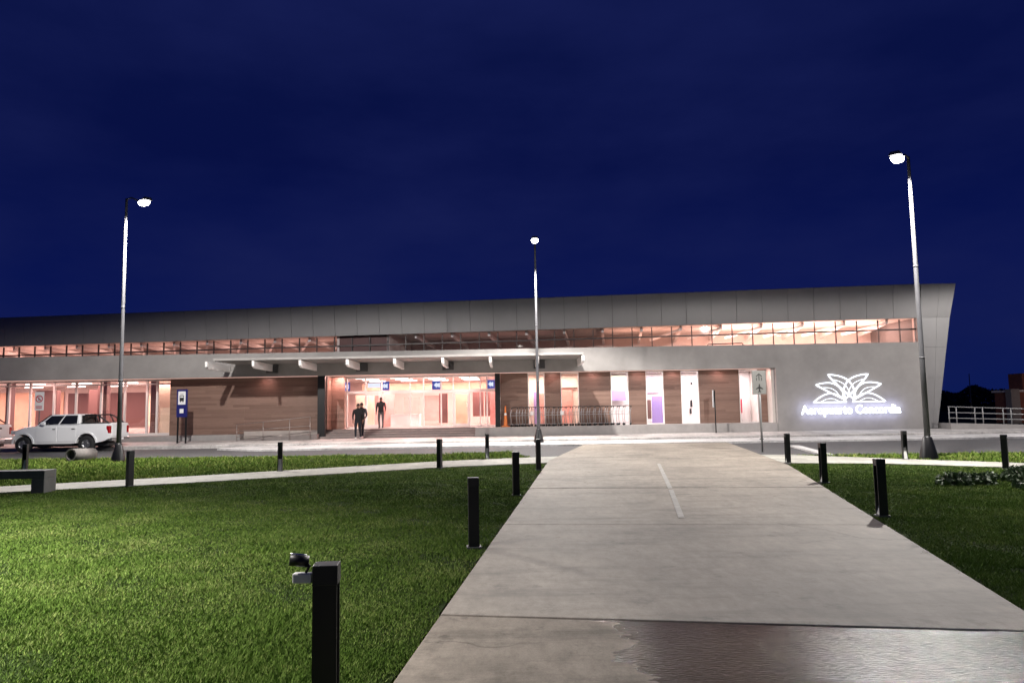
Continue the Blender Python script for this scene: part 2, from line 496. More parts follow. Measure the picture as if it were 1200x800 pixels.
# lawns (soil under the blades)
LAWN_L = [(-40, -3), (xl(-3) - .03, -3), (xl(22) - .03, 22.0), (1.0, 22.1), (-2.02, 21.2), (-7.79, 17.62), (-11.17, 16.05), (-20, 11.6), (-40, 2)]
LAWN_R = [(xr(-3) + .03, -3), (34, -3), (34, 7.5), (20, 14.2), (12.28, 17.8), (9.98, 19.75), (7.7, 20.55), (xr(19.8) + .03, 19.8)]
STRIP_L = [(-40, 6), (-20, 13.4), (-12.15, 17.57), (-8.6, 19.58), (-2.26, 23.84), (.6, 24.9), (-.2, 28.9), (-2.6, 28.0), (-12.4, 28.4), (-20.7, 29.6), (-40, 32)]
STRIP_R = [(8.94, 24.05), (10.91, 21.7), (13.23, 19.29), (20, 15.4), (34, 9), (34, 23), (15.5, 23.5), (9.9, 23.75)]
sheet('lawn', LAWN_L, -.015, M['soil']); sheet('lawn', LAWN_R, -.015, M['soil'])
sheet('lawn_strip', STRIP_L, -.015, M['soil']); sheet('lawn_strip', STRIP_R, -.015, M['soil'])
# narrow footpaths
fl_near = [(-40, 2.1), (-20, 11.7), (-11.17, 16.11), (-7.79, 17.68), (-2.02, 21.26), (xl(22.3) - .012, 22.3)]
fl_far = [(xl(25.1) - .012, 25.1), (.6, 24.84), (-2.26, 23.78), (-8.6, 19.52), (-12.15, 17.51), (-20, 13.35), (-40, 5.9)]
sheet('footpath', fl_near + fl_far, .006, M['foot'], .1)
fr_near = [(xr(20.6) + .012, 20.6), (9.98, 19.81), (12.28, 17.87), (20, 14.3), (34, 7.6)]
fr_far = [(34, 8.9), (20, 15.3), (13.23, 19.23), (10.91, 21.64), (8.94, 23.98), (xr(24.2) + .012, 24.2)]
sheet('footpath', fr_near + fr_far, .006, M['foot'], .1)
# asphalt road each side, pale concrete lane, sidewalk
sheet('road', [(-60, 20), (60, 20), (60, 37.5), (-60, 37.5)], -.05, M['asphalt'])
sheet('kerb', [(9.85, 23.5), (10.2, 23.5), (11.35, 29.4), (11.0, 29.4)], .01, M['strip'], .08)
lane = [(-11.5, 32.95), (60, 32.95), (60, 36.55), (-13.2, 36.55), (-13.9, 34.6)]
sheet('pale_lane', lane, .03, M['strip'], .1)
mb = MB()
mb.hexa([(-60, 36.6, -.1), (60, 36.6, -.1), (60, 39.45, -.1), (-60, 39.45, -.1)], [(-60, 36.6, .12), (60, 36.6, .12), (60, 39.45, .23), (-60, 39.45, .23)])
tag(mb.build('sidewalk', M['walk'], bevel=.015), kind='structure')

# ------------------------------------------------------------ terminal building
B = thing('terminal_building', 'long low airport terminal of grey concrete and timber boards under a tall tilted fascia', 'building', (0, 39.3, 0))
OY = 39.3
def bt(mb, name, mt, parent=B, bevel=0., **kw):
    mb.v = [(x, y - OY, z) for x, y, z in mb.v] if parent is not None else mb.v
    return mb.build(name, mt, parent, bevel, **kw)
# front wall: band above the recess and the solid right end
XL, XE, XW = -46., 14.12, 22.2
bt(MB().prism([(XL, 3.6), (XE, 3.6), (XE, .0), (XW, .0), (XW, 4.87), (XL, 4.87)], 39.3, 39.6), 'front_wall', M['wallc'], bevel=.01)
# shallow render joints on the wall are pattern: thin recessed strips
sj = MB()
for x in (17.2, 19.9): pass
# plinth right of the steps, and left under the timber and the hall glazing
bt(MB().box(-2.05, 14.10, 39.32, 50, -.1, PLINTH), 'plinth', M['plinth'], bevel=.01)
bt(MB().box(XL, -14.75, 39.75, 50, -.1, .52), 'plinth', M['plinth'], bevel=.01)
bt(MB().box(-10.36, -2.06, 40.75, 50, -.1, PLINTH - .003), 'hall_floor', M['infloor'])
bt(MB().box(-14.74, -10.37, 40.3, 50, -.1, .68), 'hall_floor', M['infloor'])
bt(MB().box(-19.0, -18.9, 41.3, 50, .53, 3.6), 'partition_wall', M['inwall'])
# four steps
stp = MB()
for i in range(4):
    z0, z1 = (.14 if i == 0 else .23 + .115 * i), .23 + .115 * (i + 1)
    stp.box(-10.36, -2.06, 39.35 + .35 * i, 39.35 + .35 * (i + 1) + (0 if i < 3 else -.003), .1, z1)
bt(stp, 'entrance_steps', M['step'], bevel=.01)
# wheelchair ramp left of the steps
rm = MB(); rm.prism([(-14.7, .1), (-10.4, .1), (-10.4, .50), (-14.7, .24)], 39.0, 40.28)
bt(rm, 'access_ramp', M['step'], bevel=.01)
# recess soffit and interior shell
bt(MB().box(XL, XE, 39.61, 50, 3.602, 3.72), 'soffit', M['soffit'])
bt(MB().box(XL, XE, 49.6, 49.9, .5, 3.6), 'hall_back_wall', M['inwall'])
bt(MB().box(XL, XW, 39.61, 56, 4.35, 4.55), 'flat_roof', M['plinth'])
bt(MB().box(13.97, 14.115, 39.61, 49.6, PLINTH, 3.6), 'recess_reveal', M['soffit'])
# timber cladding with window openings
def timber(x0, x1, z0, z1, y=40.35):
    return bt(MB().box(x0, x1, y, y + .18, z0, z1), 'timber_wall', M['wood'])
timber(-18.85, -14.76, .53, 3.598); timber(-14.755, -10.56, .3, 3.598); timber(-10.1, -9.40, PLINTH, 3.598, 40.95)
bt(MB().box(-10.3, -10.12, 40.0, 41.1, PLINTH, 3.598), 'timber_wall', M['wood'])
wins = [(.82, 1.76), (2.63, 3.64), (5.38, 6.37), (7.31, 8.30), (9.24, 10.23), (12.44, 13.47)]
xs = [-.68] + [v for w in wins for v in w] + [13.965]
for i in range(0, len(xs), 2): timber(xs[i], xs[i + 1], PLINTH, 3.598)
for a, b_ in wins:
    fm = MB()
    fm.box(a + .003, a + .05, 40.33, 40.5, PLINTH + .01, 3.59); fm.box(b_ - .05, b_ - .003, 40.33, 40.5, PLINTH + .01, 3.59)
    fm.box(a + .05, b_ - .05, 40.335, 40.5, PLINTH + .01, PLINTH + .06); fm.box(a + .05, b_ - .05, 40.335, 40.5, 3.54, 3.59)
    w_ = bt(fm, 'window', M['frame'])
    bt(MB().box(a + .05, b_ - .05, 40.40, 40.412, PLINTH + .06, 3.54), 'pane', M['glass'], w_) if False else None
    p_ = MB().box(a + .05, b_ - .05, 1.10, 1.112, PLINTH + .06, 3.54).build('pane', M['glass'], w_)
# entrance glazing: mullions, transom, panes, door leaves
eg = MB()
mull = [-9.40, -8.35, -7.43, -5.83, -5.06, -4.07, -3.38, -2.46, -1.85, -1.47, -.98]
for x in mull: eg.box(x - .035, x + .035, 41.55, 41.67, PLINTH, 3.598)
eg.box(-9.4, -.98, 41.56, 41.66, 2.65, 2.80); eg.box(-9.4, -.98, 41.56, 41.66, PLINTH, PLINTH + .09); eg.box(-9.4, -.98, 41.56, 41.66, 3.50, 3.597)
M['glass_upper'] = mat_glass('dull_glass', (.93, .92, .93), .015)
G_ = bt(eg, 'entrance_glazing', M['frame'])
MB().box(-9.4, -.98, 2.31, 2.32, PLINTH + .09, 3.5).build('pane', M['glass'], G_)
for a, b_ in ((-8.31, -7.47), (-3.34, -2.50)):
    d_ = MB()
    d_.box(a, a + .07, 41.5, 41.545, PLINTH + .02, 2.63); d_.box(b_ - .07, b_, 41.5, 41.545, PLINTH + .02, 2.63)
    d_.box(a + .07, b_ - .07, 41.5, 41.545, 2.54, 2.63); d_.box(a + .07, b_ - .07, 41.5, 41.545, PLINTH + .02, PLINTH + .2)
    dr = bt(d_, 'door', M['frame'])
    MB().tube([(b_ - .1, 2.16, 1.4), (b_ - .1, 2.16, 2.1)], .015).build('handle', M['chrome'], dr)
# hall glazing far left
hg = MB()
hm = [-44, -42.2, -40.4, -38.6, -36.8, -35, -33.2, -31.4, -29.7, -28.16, -26.97, -25.64, -24.4, -23.0, -21.68, -20.44, -19.87, -18.95]
for x in hm: hg.box(x - .05, x + .05, 40.95, 41.08, .52, 3.598)
hg.box(-44, -18.95, 40.96, 41.07, .52, .66); hg.box(-44, -18.95, 40.96, 41.07, 3.34, 3.42); hg.box(-44, -18.95, 40.96, 41.07, 3.54, 3.597)
H_ = bt(hg, 'hall_glazing', M['frame'])
MB().box(-44, -18.95, 1.71, 1.72, .66, 3.54).build('pane', M['glass'], H_)
# recess columns
for x, z0, y in ((-10.32, .2, 39.5), (-.83, PLINTH, 39.75)):
    bt(MB().box(x - .2 if x < -5 else x - .14, x + .2 if x < -5 else x + .14, y, y + .28, z0, 3.598), 'column', M['black'], bevel=.01)
for x in (-28.9, -23.4, -20.6):
    bt(MB().box(x - .14, x + .14, 42.0, 42.4, .52, 3.598), 'column', M['brownp'], bevel=.01)
ls = MB(); ls.box(XL, 13.9, 39.66, 39.76, 3.59, 3.601); bt(ls, 'soffit_glow_strip', mat_emit('soffit_glow', (1., .58, .48), 1.3))  # glowing strip added so the soffit edge looks lit
# interior fittings that belong to the building
def panel(x0, x1, z0, z1, y, mt, name='wall_panel', t=.06): return bt(MB().box(x0, x1, y, y + t, z0, z1), name, mt)
panel(-30, -24.6, .9, 3.2, 49.5, M['brownp']); panel(-24.3, -22.9, .9, 3.1, 48.9, M['cream']); panel(-22.8, -20.3, .55, 3.45, 46.5, M['peach']); panel(-36, -30.3, .7, 3.3, 49.45, M['peach'])
panel(-21.2, -19.02, .55, 3.5, 43.2, M['cream'])
panel(-26.6, -25.9, .55, 3.3, 46., M['brownp'], 'interior_column', .4); panel(-29.9, -28.6, .55, 3.3, 46., M['brownp'], 'interior_column', .4); panel(-24.9, -24.5, .55, 3.5, 44., M['brownp'], 'interior_column', .4)
panel(-9.3, -8.2, PLINTH, 2.62, 43.4, M['cream'], 'interior_door'); panel(-8.05, -7.1, PLINTH, 2.9, 44., M['coral']); panel(-6.9, -5.9, .9, 2.5, 46.5, M['coral'])
panel(-5.75, -4.7, 1., 2.6, 47., M['coral']); panel(-3.4, -2.55, PLINTH, 2.6, 43.6, M['peach'], 'interior_door'); panel(-2.4, -1.75, 1.25, 2.7, 43.8, M['brownp']); panel(-4.35, -3.85, .9, 2.62, 43.2, M['brownp'])
panel(-1.68, -1.2, 1.25, 2.7, 44., M['brownp']); panel(-1.35, -.75, PLINTH, 2.7, 43.0, M['coral']); panel(-9.4, -1., 2.95, 3.35, 45.8, M['peach'], 'bulkhead', .2)
panel(-7.2, -5.5, PLINTH, 1.45, 43.2, M['white'], 'counter', .7)
panel(-.68, 5.1, PLINTH, 3.59, 42.7, M['inwall'], 'room_wall', .1); panel(5.0, 13.96, PLINTH, 3.59, 43.2, M['white'], 'room_wall', .1)
panel(-.75, -.65, PLINTH, 3.59, 0, M['inwall'], 'room_wall', .1) if False else bt(MB().box(-.76, -.66, 40.54, 49.5, PLINTH, 3.59), 'room_wall', M['inwall'])
bt(MB().box(4.5, 4.6, 40.54, 43.2, PLINTH, 3.59), 'room_wall', M['inwall'])
panel(1.42, 1.9, PLINTH, 2.5, 42.3, M['coral']); panel(1.2, 1.42, PLINTH, 2.6, 42.35, M['purple']); panel(2.75, 3.45, PLINTH + .03, 2.75, 42.6, M['coral'], 'interior_door'); panel(2.6, 3.75, 2.76, 2.84, 42.55, M['brownp'])
panel(5.3, 6.6, 2.05, 2.62, 42.9, M['purple']); panel(5.3, 6.6, 2.63, 3.5, 42.95, M['cream']); panel(8.0, 8.62, PLINTH, 2.25, 42.4, M['purple']); panel(7.7, 7.95, .95, 2.05, 42.35, M['brownp'])
panel(7.5, 8.6, 2.45, 3.4, 43.1, mat('lilac_panel', (.66, .50, .66), .6)); panel(9.35, 9.7, 2.6, 3.0, 43.1, M['blue']); panel(10.4, 10.52, 1.6, 2.0, 43.1, M['signdark']); panel(10.45, 10.57, 2.9, 3.05, 43.1, M['signdark']); panel(10.35, 10.45, 1.2, 1.5, 43.1, M['signdark'])
panel(12.75, 13.05, 1.9, 3.4, 43.0, M['purple']); panel(13.0, 13.3, 1.2, 2.0, 42.7, M['red'], 'red_cabinet', .3)
# fascia: tapering tall panels on a line running back to the left, and the right end leg
A0 = Vector((22.2, 39.52)); A1 = Vector((-32.9, 46.8)); TD = (A1 - A0).normalized(); ND = Vector((TD.y, -TD.x))   # ND points outwards (to the road)
if ND.y > 0: ND = -ND
def fp(s, o, z):  # s along the fascia from its right corner, o outwards
    p = A0 + TD * s + ND * o
    return (p.x, p.y, z)
LEN = 72.
ZB, ZT = 6.2, 8.02
def lean(z): return .22 * (z - ZB) / (ZT - ZB)
fb = MB()
s = 0.
gap = .009
while s < LEN:
    e_ = min(s + 1.38, LEN)
    a, b_ = s + (gap if s > 0 else 0), e_ - gap
    fb.hexa([fp(a, 0, ZB), fp(a, -.05, ZB), fp(b_, -.05, ZB), fp(b_, 0, ZB)], [fp(a, lean(ZT), ZT), fp(a, lean(ZT) - .05, ZT), fp(b_, lean(ZT) - .05, ZT), fp(b_, lean(ZT), ZT)])
    s = e_
bt(fb, 'fascia', M['panel'])
bk = MB().hexa([fp(-.0, -.055, ZB + .01), fp(0, -.25, ZB + .01), fp(LEN, -.25, ZB + .01), fp(LEN, -.055, ZB + .01)], [fp(0, lean(ZT) - .055, ZT + .02), fp(0, -.25, ZT + .02), fp(LEN, -.25, ZT + .02), fp(LEN, lean(ZT) - .055, ZT + .02)])
bt(bk, 'fascia_backing', M['dark'])
# right leg: rows of panels between the inner edge and the sloping outer edge
def xo(z): return (22.79 + (z - .67) * (24.11 - 22.79) / (8.0 - .67))
lg = MB()
rows = [.25, 1.25, 2.95, 4.60, 6.2, ZT]
for r0, r1 in zip(rows[:-1], rows[1:]):
    def q(t, z): return 22.215 + (xo(z) - 22.215) * t
    for t0, t1 in ((0, .55), (.55, 1)):
        z0, z1 = r0 + gap / 2, r1 - gap / 2
        yo = lambda z: 39.50 - (lean(z) if z > ZB else 0)
        x00, x01, x10, x11 = q(t0, z0) + gap, q(t1, z0), q(t0, z1) + gap, q(t1, z1)
        lg.hexa([(x00, yo(z0), z0), (x00, yo(z0) + .05, z0), (x01, yo(z0) + .05, z0), (x01, yo(z0), z0)], [(x10, yo(z1), z1), (x10, yo(z1) + .05, z1), (x11, yo(z1) + .05, z1), (x11, yo(z1), z1)])
bt(lg, 'end_leg', M['panel'])
bt(MB().hexa([(22.215, 39.56, .2), (22.215, 47., .2), (xo(.2), 47., .2), (xo(.2), 39.56, .2)], [(22.215, 39.56, ZT + .01), (22.215, 47., ZT + .01), (xo(ZT), 47., ZT + .01), (xo(ZT), 39.56, ZT + .01)]), 'end_wall', M['panel'])
# upper roof
bt(MB().hexa([fp(0, -.26, ZT - .4), fp(0, -14, ZT - .4), fp(LEN, -14, ZT - .4), fp(LEN, -.26, ZT - .4)], [fp(0, -.26, ZT - .1), fp(0, -14, ZT - .1), fp(LEN, -14, ZT - .1), fp(LEN, -.26, ZT - .1)]), 'upper_roof', M['dark'])
# clerestory: glazing set back behind the fascia, room behind with sloping ceiling beams
cg = MB()
go = -.55
def bar(mb, s0, s1, o0, o1, z0, z1):
    mb.hexa([fp(s0, o0, z0), fp(s0, o1, z0), fp(s1, o1, z0), fp(s1, o0, z0)], [fp(s0, o0, z1), fp(s0, o1, z1), fp(s1, o1, z1), fp(s1, o0, z1)])
s = .9
while s < LEN:
    bar(cg, s - .025, s + .025, go + .05, go - .05, 4.56, 6.19); s += 1.12
bar(cg, 0, LEN, go + .06, go - .06, 5.60, 5.68)
CG = bt(cg, 'clerestory_glazing', M['mullion'])
pn = MB(); bar(pn, .02, LEN, go + .005, go - .005, 4.57, 6.18)
pn.v = [(x, y - OY, z) for x, y, z in pn.v]
pn.build('pane', M['glass_upper'], CG)
cl = MB(); bar(cl, 0, LEN, -.3, -7, 6.26, 6.32); bt(cl, 'clerestory_ceiling', M['inceil'])
cw = MB(); bar(cw, 0, LEN, -5.6, -5.8, 4.56, 6.25); bt(cw, 'clerestory_back_wall', M['inwall'])
for s0, s1, mt in ((33.1, 33.25, M['inwall']), (29.95, 30.1, M['inwall']), (0.02, .1, M['inwall'])):
    q_ = MB(); bar(q_, s0, s1, -.62, -5.58, 4.56, 6.25); bt(q_, 'clerestory_partition', mt)
q_ = MB(); bar(q_, 30.11, 33.09, -.63, -.7, 4.56, 6.25); bt(q_, 'blind_panel', M['brownp'])
bmz = MB()
s = 1.4
while s < LEN:
    # beam falling from the fascia side inwards, with a diagonal strut
    bmz.hexa([fp(s, -.75, 6.00), fp(s, -5.5, 5.7), fp(s + .14, -5.5, 5.7), fp(s + .14, -.75, 6.00)], [fp(s, -.75, 6.24), fp(s, -5.5, 5.95), fp(s + .14, -5.5, 5.95), fp(s + .14, -.75, 6.24)])
    if not 14 < s < 30: bmz.hexa([fp(s + .05, -.8, 5.98), fp(s + 1.6, -3.4, 5.66), fp(s + 1.72, -3.4, 5.66), fp(s + .17, -.8, 5.98)], [fp(s + .05, -.8, 6.10), fp(s + 1.6, -3.4, 5.78), fp(s + 1.72, -3.4, 5.78), fp(s + .17, -.8, 6.10)])
    s += 2.24
bt(bmz, 'clerestory_beam', M['white'])
tag(bpy.data.objects['clerestory_beam'], kind='stuff') if False else None
# entrance canopy: slab, front trim and cantilever beams
bt(MB().box(-14.86, 3.52, 36.5, 39.29, 4.26, 4.36), 'canopy', M['signgrey'], bevel=.008)
bt(MB().box(-14.9, 3.56, 36.36, 36.49, 4.28, 4.38), 'canopy_trim', M['plinth'], bevel=.008)
for x in (-15.28, -12.95, -10.62, -8.28, -5.93, -3.53, -1.16, 1.21, 3.46):
    q_ = MB()
    q_.prism([(36.3, 4.24), (36.3, 3.98), (36.55, 3.88), (39.29, 3.86), (39.29, 4.24)], x, x + .12)
    q_.v = [(y, z_x, z) for z_x, y, z in q_.v]
    bt(q_, 'canopy_beam', M['white'], bevel=.01)
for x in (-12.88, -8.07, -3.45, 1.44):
    bt(MB().box(x - .3, x + .3, 39.12, 39.29, 3.78, 4.22), 'canopy_dark_box', M['dark'], bevel=.01)  # dark boxes on the wall band below the canopy

# light inside the building
M['tube'] = mat_emit('ceiling_tube', (1., .80, .72), 5.)
for x in (-42, -38, -34, -30.5, -27.8, -25.1, -22.4):
    for y in (42.6, 44.6, 46.6): bt(MB().box(x - .55, x + .55, y, y + .14, 3.50, 3.56), 'ceiling_light', M['tube'])
for x in (-8.6, -6.6, -4.6, -2.6):
    for y in (42.4, 44.4, 46.6): bt(MB().box(x - .5, x + .5, y, y + .14, 3.52, 3.58), 'ceiling_light', M['tube'])
def area_down(x, y, z, sx, sy, p, col=WARM): lamp('ceiling_lamp', 'AREA', (x, y - OY, z), p, col, B, sx, sy)
for x in (-40, -33, -26.5, -21.5): area_down(x, 45.2, 3.55, 4, 5, 800)
for x in (-8.2, -5.2, -2.2): area_down(x, 43.6, 3.55, 2.4, 2.6, 500)
area_down(-5, 47.5, 3.55, 8, 2, 420)
area_down(1.9, 41.6, 3.55, 4, 1.2, 260, (1, .70, .56)); area_down(9.3, 41.8, 3.55, 8.6, 1.6, 680, (1, .85, .84))
for x in (-9.6, -7.5, -5.2, -2.9, -.4): area_down(x, 40.6, 3.59, .5, .25, 60)
for x in (-13.5, 2.2, 4.4, 6.9, 8.8, 11.3): area_down(x, 39.95, 3.59, .3, .2, 7.)
area_down(13.4, 39.95, 3.59, .8, .3, 16.); 
for x in (-36, -31, -26, -21): area_down(x, 40.3, 3.59, .5, .25, 24)
def area_up(s_, p, col=WARM, L_=8.):
    q_ = fp(s_, -2.4, 4.75)
    lamp('uplight', 'AREA', (q_[0], q_[1] - OY, q_[2]), p, col, B, L_, 1.2, rot=(PI, 0, math.atan2(TD.y, TD.x)))
area_up(6, 620, (1, .56, .45), 9)
def area_dn(s_, p, L_):
    q_ = fp(s_, -3.2, 6.2)
    lamp('clerestory_lamp', 'AREA', (q_[0], q_[1] - OY, q_[2]), p, (1, .58, .47), B, L_, 1., rot=(0, 0, math.atan2(TD.y, TD.x)))
area_dn(6.5, 480, 11); area_dn(44, 110, 20); area_dn(62, 100, 14)
area_up(14.5, 70, (1, .5, .36), 4); area_up(24, 15, (1, .45, .36), 8); area_up(38, 52, (1, .48, .38), 8); area_up(47, 56, (1, .48, .38), 8); area_up(56, 120, (1, .48, .38), 8); area_up(66, 90, (1, .48, .38), 8)

# ------------------------------------------------------------ illuminated sign on the right wall
SG = thing('illuminated_sign', 'white backlit leaf emblem above the lettering Aeropuerto Concordia on the grey wall', 'sign', (18.0, 39.3, 1.0))
def font_mesh(body, size, ext, name, mt, parent, loc, width=None, rot=(PI / 2, 0, 0), bold=0.):
    cu = bpy.data.curves.new(name, 'FONT'); cu.body = body; cu.size = size; cu.extrude = ext; cu.align_x = 'CENTER'
    cu.resolution_u = 4; cu.offset = bold
    t = bpy.data.objects.new('tmp', cu); C.objects.link(t)
    bpy.context.view_layer.update()
    dg = bpy.context.evaluated_depsgraph_get()
    me = bpy.data.meshes.new_from_object(t.evaluated_get(dg))
    bpy.data.objects.remove(t)
    me.name = name; me.materials.clear(); me.materials.append(mt)
    xs_ = [v.co.x for v in me.vertices]
    k_ = width / (max(xs_) - min(xs_)) if width else 1.
    for v in me.vertices: v.co.x *= k_
    o = bpy.data.objects.new(name, me); C.objects.link(o)
    o.parent = parent; o.location = loc; o.rotation_euler = rot
    return o
font_mesh('Aeropuerto Concordia', .66, .03, 'lettering', M['letters'], SG, (0, -.10, .10), 5.3, bold=.012)
def leaf(base, tip, w0, w1, n=26):
    """closed leaf outline between base and tip, bulge w0 on the left side and w1 on the right"""
    b_, t_ = Vector(base), Vector(tip); d = t_ - b_; nrm = Vector((-d.y, d.x)).normalized()
    ptsL, ptsR = [], []
    for i in range(n + 1):
        u = i / n; h = math.sin(PI * u ** .9) ** .9 if 0 < u < 1 else 0
        ptsL.append(b_ + d * u + nrm * w0 * h); ptsR.append(b_ + d * u - nrm * w1 * h)
    return ptsL + ptsR[::-1][1:-1]
# emblem coordinates: crop pixels (7.5 px per photo pixel) -> metres
def ep(x, y): return Vector(((x - 555) / 7.5 * .0458 - .05, (375 - y) / 7.5 * .0458 + .70))
em, emi = MB(), MB()
for sgn in (1, -1):
    for base, tip, w0, w1 in (((604, 352), (378, 132), .08, .52), ((520, 352), (268, 220), .02, .50), ((528, 372), (240, 372), .0, .46)):
        bp_, tp_ = ep(*base), ep(*tip)
        if sgn < 0: bp_.x = -.1 - bp_.x; tp_.x = -.1 - tp_.x
        a, b_ = (w0, w1) if sgn > 0 else (w1, w0)
        L1 = leaf(bp_, tp_, a, b_)
        em.tube([(p.x, -.09, p.y) for p in L1 + L1[:1]], .035, 6, caps=False)
        c_ = (bp_ + tp_) / 2
        L2 = leaf(bp_ + (tp_ - bp_) * .2, tp_ + (bp_ - tp_) * .2, a * .42, b_ * .42)
        emi.tube([(p.x, -.09, p.y) for p in L2 + L2[:1]], .016, 6, caps=False)
em.build('emblem', M['leafline'], SG); emi.build('emblem_inner_line', M['leafline'], SG)
lamp('sign_glow', 'AREA', (0, -.40, .30), 46, (.56, .60, 1.), SG, 5.2, .5, rot=(PI / 2, 0, 0))
bpy.data.objects['sign_glow'].rotation_euler = (PI / 2, 0, 0)

# ------------------------------------------------------------ street lamps
def street_lamp(label, loc, h, arm, rz, pw=1., cone=168, soft=.35, tilt=0.):
    t = thing('street_lamp', label, 'street lamp', loc, rz, 'tall grey street lamps round the forecourt')
    MB().tube([(0, 0, .02), (0, 0, 3), (0, 0, 6), (0, 0, h)], .085, 14, .045).build('pole', M['galv'], t)
    for z in (2.9, 5.6): MB().tube([(0, 0, z), (0, 0, z + .05)], .088 - .004 * z, 14).build('pole_collar', M['galv'], t)
    MB().lathe([(0, .66), (.09, .66), (.12, .62), (.20, .28), (.25, .04), (.25, 0)], n=18).build('base_cover', M['black'], t)
    MB().tube([(0, 0, h - .12), (.05, 0, h - .03), (arm * .3, 0, h - .06), (arm - .2, 0, h - .38)], .03, 8).build('arm', M['galv'], t)
    h -= .36
    hd = MB()
    hd.hexa([(arm - .30, -.09, h - .08), (arm - .30, .09, h - .08), (arm + .42, .17, h - .08), (arm + .42, -.17, h - .08)][::-1], [(arm - .30, -.05, h + .02), (arm - .30, .05, h + .02), (arm + .40, .12, h + .03), (arm + .40, -.12, h + .03)][::-1])
    H = hd.build('lamp_head', M['galv'], t, .02)
    ln = MB().lathe([(.0, -.13), (.10, -.125), (.19, -.09), (.235, -.03), (.235, 0)], n=20)  # bowl made wide and deep so the lens also stands in for glare
    ln.v = [(x * 1.25 + arm + .08, y * .72, z + h - .085) for x, y, z in ln.v]
    ln.build('lens', M['lens'], H)
    lamp('lamp_light', 'SPOT', (arm + .10, 0, h - .36), LAMP_W * pw, (1., .95, .90), t, .16, rot=(0, -math.radians(tilt), 0), spot=cone, blend=soft)
    return t
LL = 'tall grey street lamp '
street_lamp(LL + 'behind the white pickup, arm reaching right', (-14.32, 26.75, -.02), 9.72, 1.5, -.72, 1.2, 176, .12)
street_lamp(LL + 'standing between the entrance doors and the luggage trolleys', (1.20, 35.3, .02), 9.93, 1.45, -PI / 2 - .03, 1.25, 152, .25, 17)
street_lamp(LL + 'beside the illuminated sign, arm reaching left', (11.96, 21.35, -.01), 8.95, 1.5, PI + .89, 1.05, 178.5, .06)
street_lamp(LL + 'standing out of view left of the lawn', (-10.4, 3.8, -.02), 9.3, .8, .25, 4.9, 114, 1.)
street_lamp(LL + 'standing out of view right of the path', (19.2, 4.0, -.02), 9.3, .8, PI - .1, 3.9, 128, 1.)
street_lamp(LL + 'added out of view to light the sign wall', (27.5, 31.5, -.02), 9.4, 1., PI * .8, .45, 172, .2)  # unseen lamp added to brighten the right wall and sidewalk

# ------------------------------------------------------------ bollards
def make_bollard(label, loc, rz):
    t = thing('bollard', label, 'bollard', loc, rz, 'black square bollard lights beside the paths')
    w, h = .062, .81
    p = MB()   # open channel: back, two cheeks, open face to +x
    p.box(-w, -w + .012, -w, w, .0, h - .10); p.box(-w + .012, w, -w, -w + .012, .0, h - .10); p.box(-w + .012, w, w - .012, w, .0, h - .10)
    p.build('post', M['bollard'], t)
    MB().box(-w - .002, w + .004, -w - .002, w + .002, h - .10, h).build('cap', M['bollgrey'], t, .004)
    r = MB().prism([(-w + .014, .02), (w - .004, .02), (-w + .03, .34)], -w + .014, w - .014)
    r.build('reflector', M['reflector'], t)
    MB().box(-.085, .085, -.085, .085, -.02, .012).build('base_plate', M['galv'], t, .004)
    return t
BL = 'black square bollard light '
bol = [('nearest the camera with a small spotlight on its side', (-1.0, 3.96), .10),
       ('second along the left edge of the path', (-.49, 8.82), .12),
       ('third along the left path edge', (.03, 14.0), .12),
       ('in line with the middle street lamp base', (.65, 19.8), .12),
       ('nearest on the right lawn', (5.27, 10.7), PI - .05),
       ('middle one of three on the right edge of the path', (6.40, 15.35), PI),
       ('farthest on the right path edge, below the arrow sign', (7.66, 20.7), PI),
       ('showing its grey face, behind the bench', (-14.81, 22.4), -1.45),
       ('in the footpath below the left street lamp', (-8.91, 17.17), 1.0),
       ('showing its grey face, left of the entrance people', (-6.55, 20.72), -1.4),
       ('below the entrance doors, black face forward', (-2.11, 20.97), 1.2),
       ('showing its white wedge, below the dark entrance column', (-.89, 24.67), -1.45),
       ('showing its white wedge, beside the right street lamp base', (11.2, 21.2), -1.7),
       ('at the far right in front of the ramp railing', (11.75, 17.72), 2.4)]
b0 = None
for lab, (x, y), rz in bol:
    if b0 is None: b0 = make_bollard(BL + lab, (x, y, 0), rz)
    else: again(b0, BL + lab, (x, y, 0), rz)
# spotlight fixed to the nearest bollard
sp = thing('spotlight', 'small black spotlight on a pale junction box, fixed to the nearest bollard', 'spotlight', (-1.07, 3.93, .72))
MB().box(-.095, .005, -.025, .025, .0, .05).build('junction_box', M['reflector'], sp, .006)
q_ = MB().tube([(-.03, 0, .05), (-.012, 0, .085), (-.03, 0, .11)], .008, 6); q_.build('bracket', M['black'], sp)
q_ = MB().tube([(-.11, -.02, .122), (-.02, .01, .105)], .030, 14); q_.build('lamp_body', M['black'], sp)
MB().tube([(-.105, -.019, .150), (-.03, .008, .137)], .008, 6).build('visor', M['chrome'], sp)

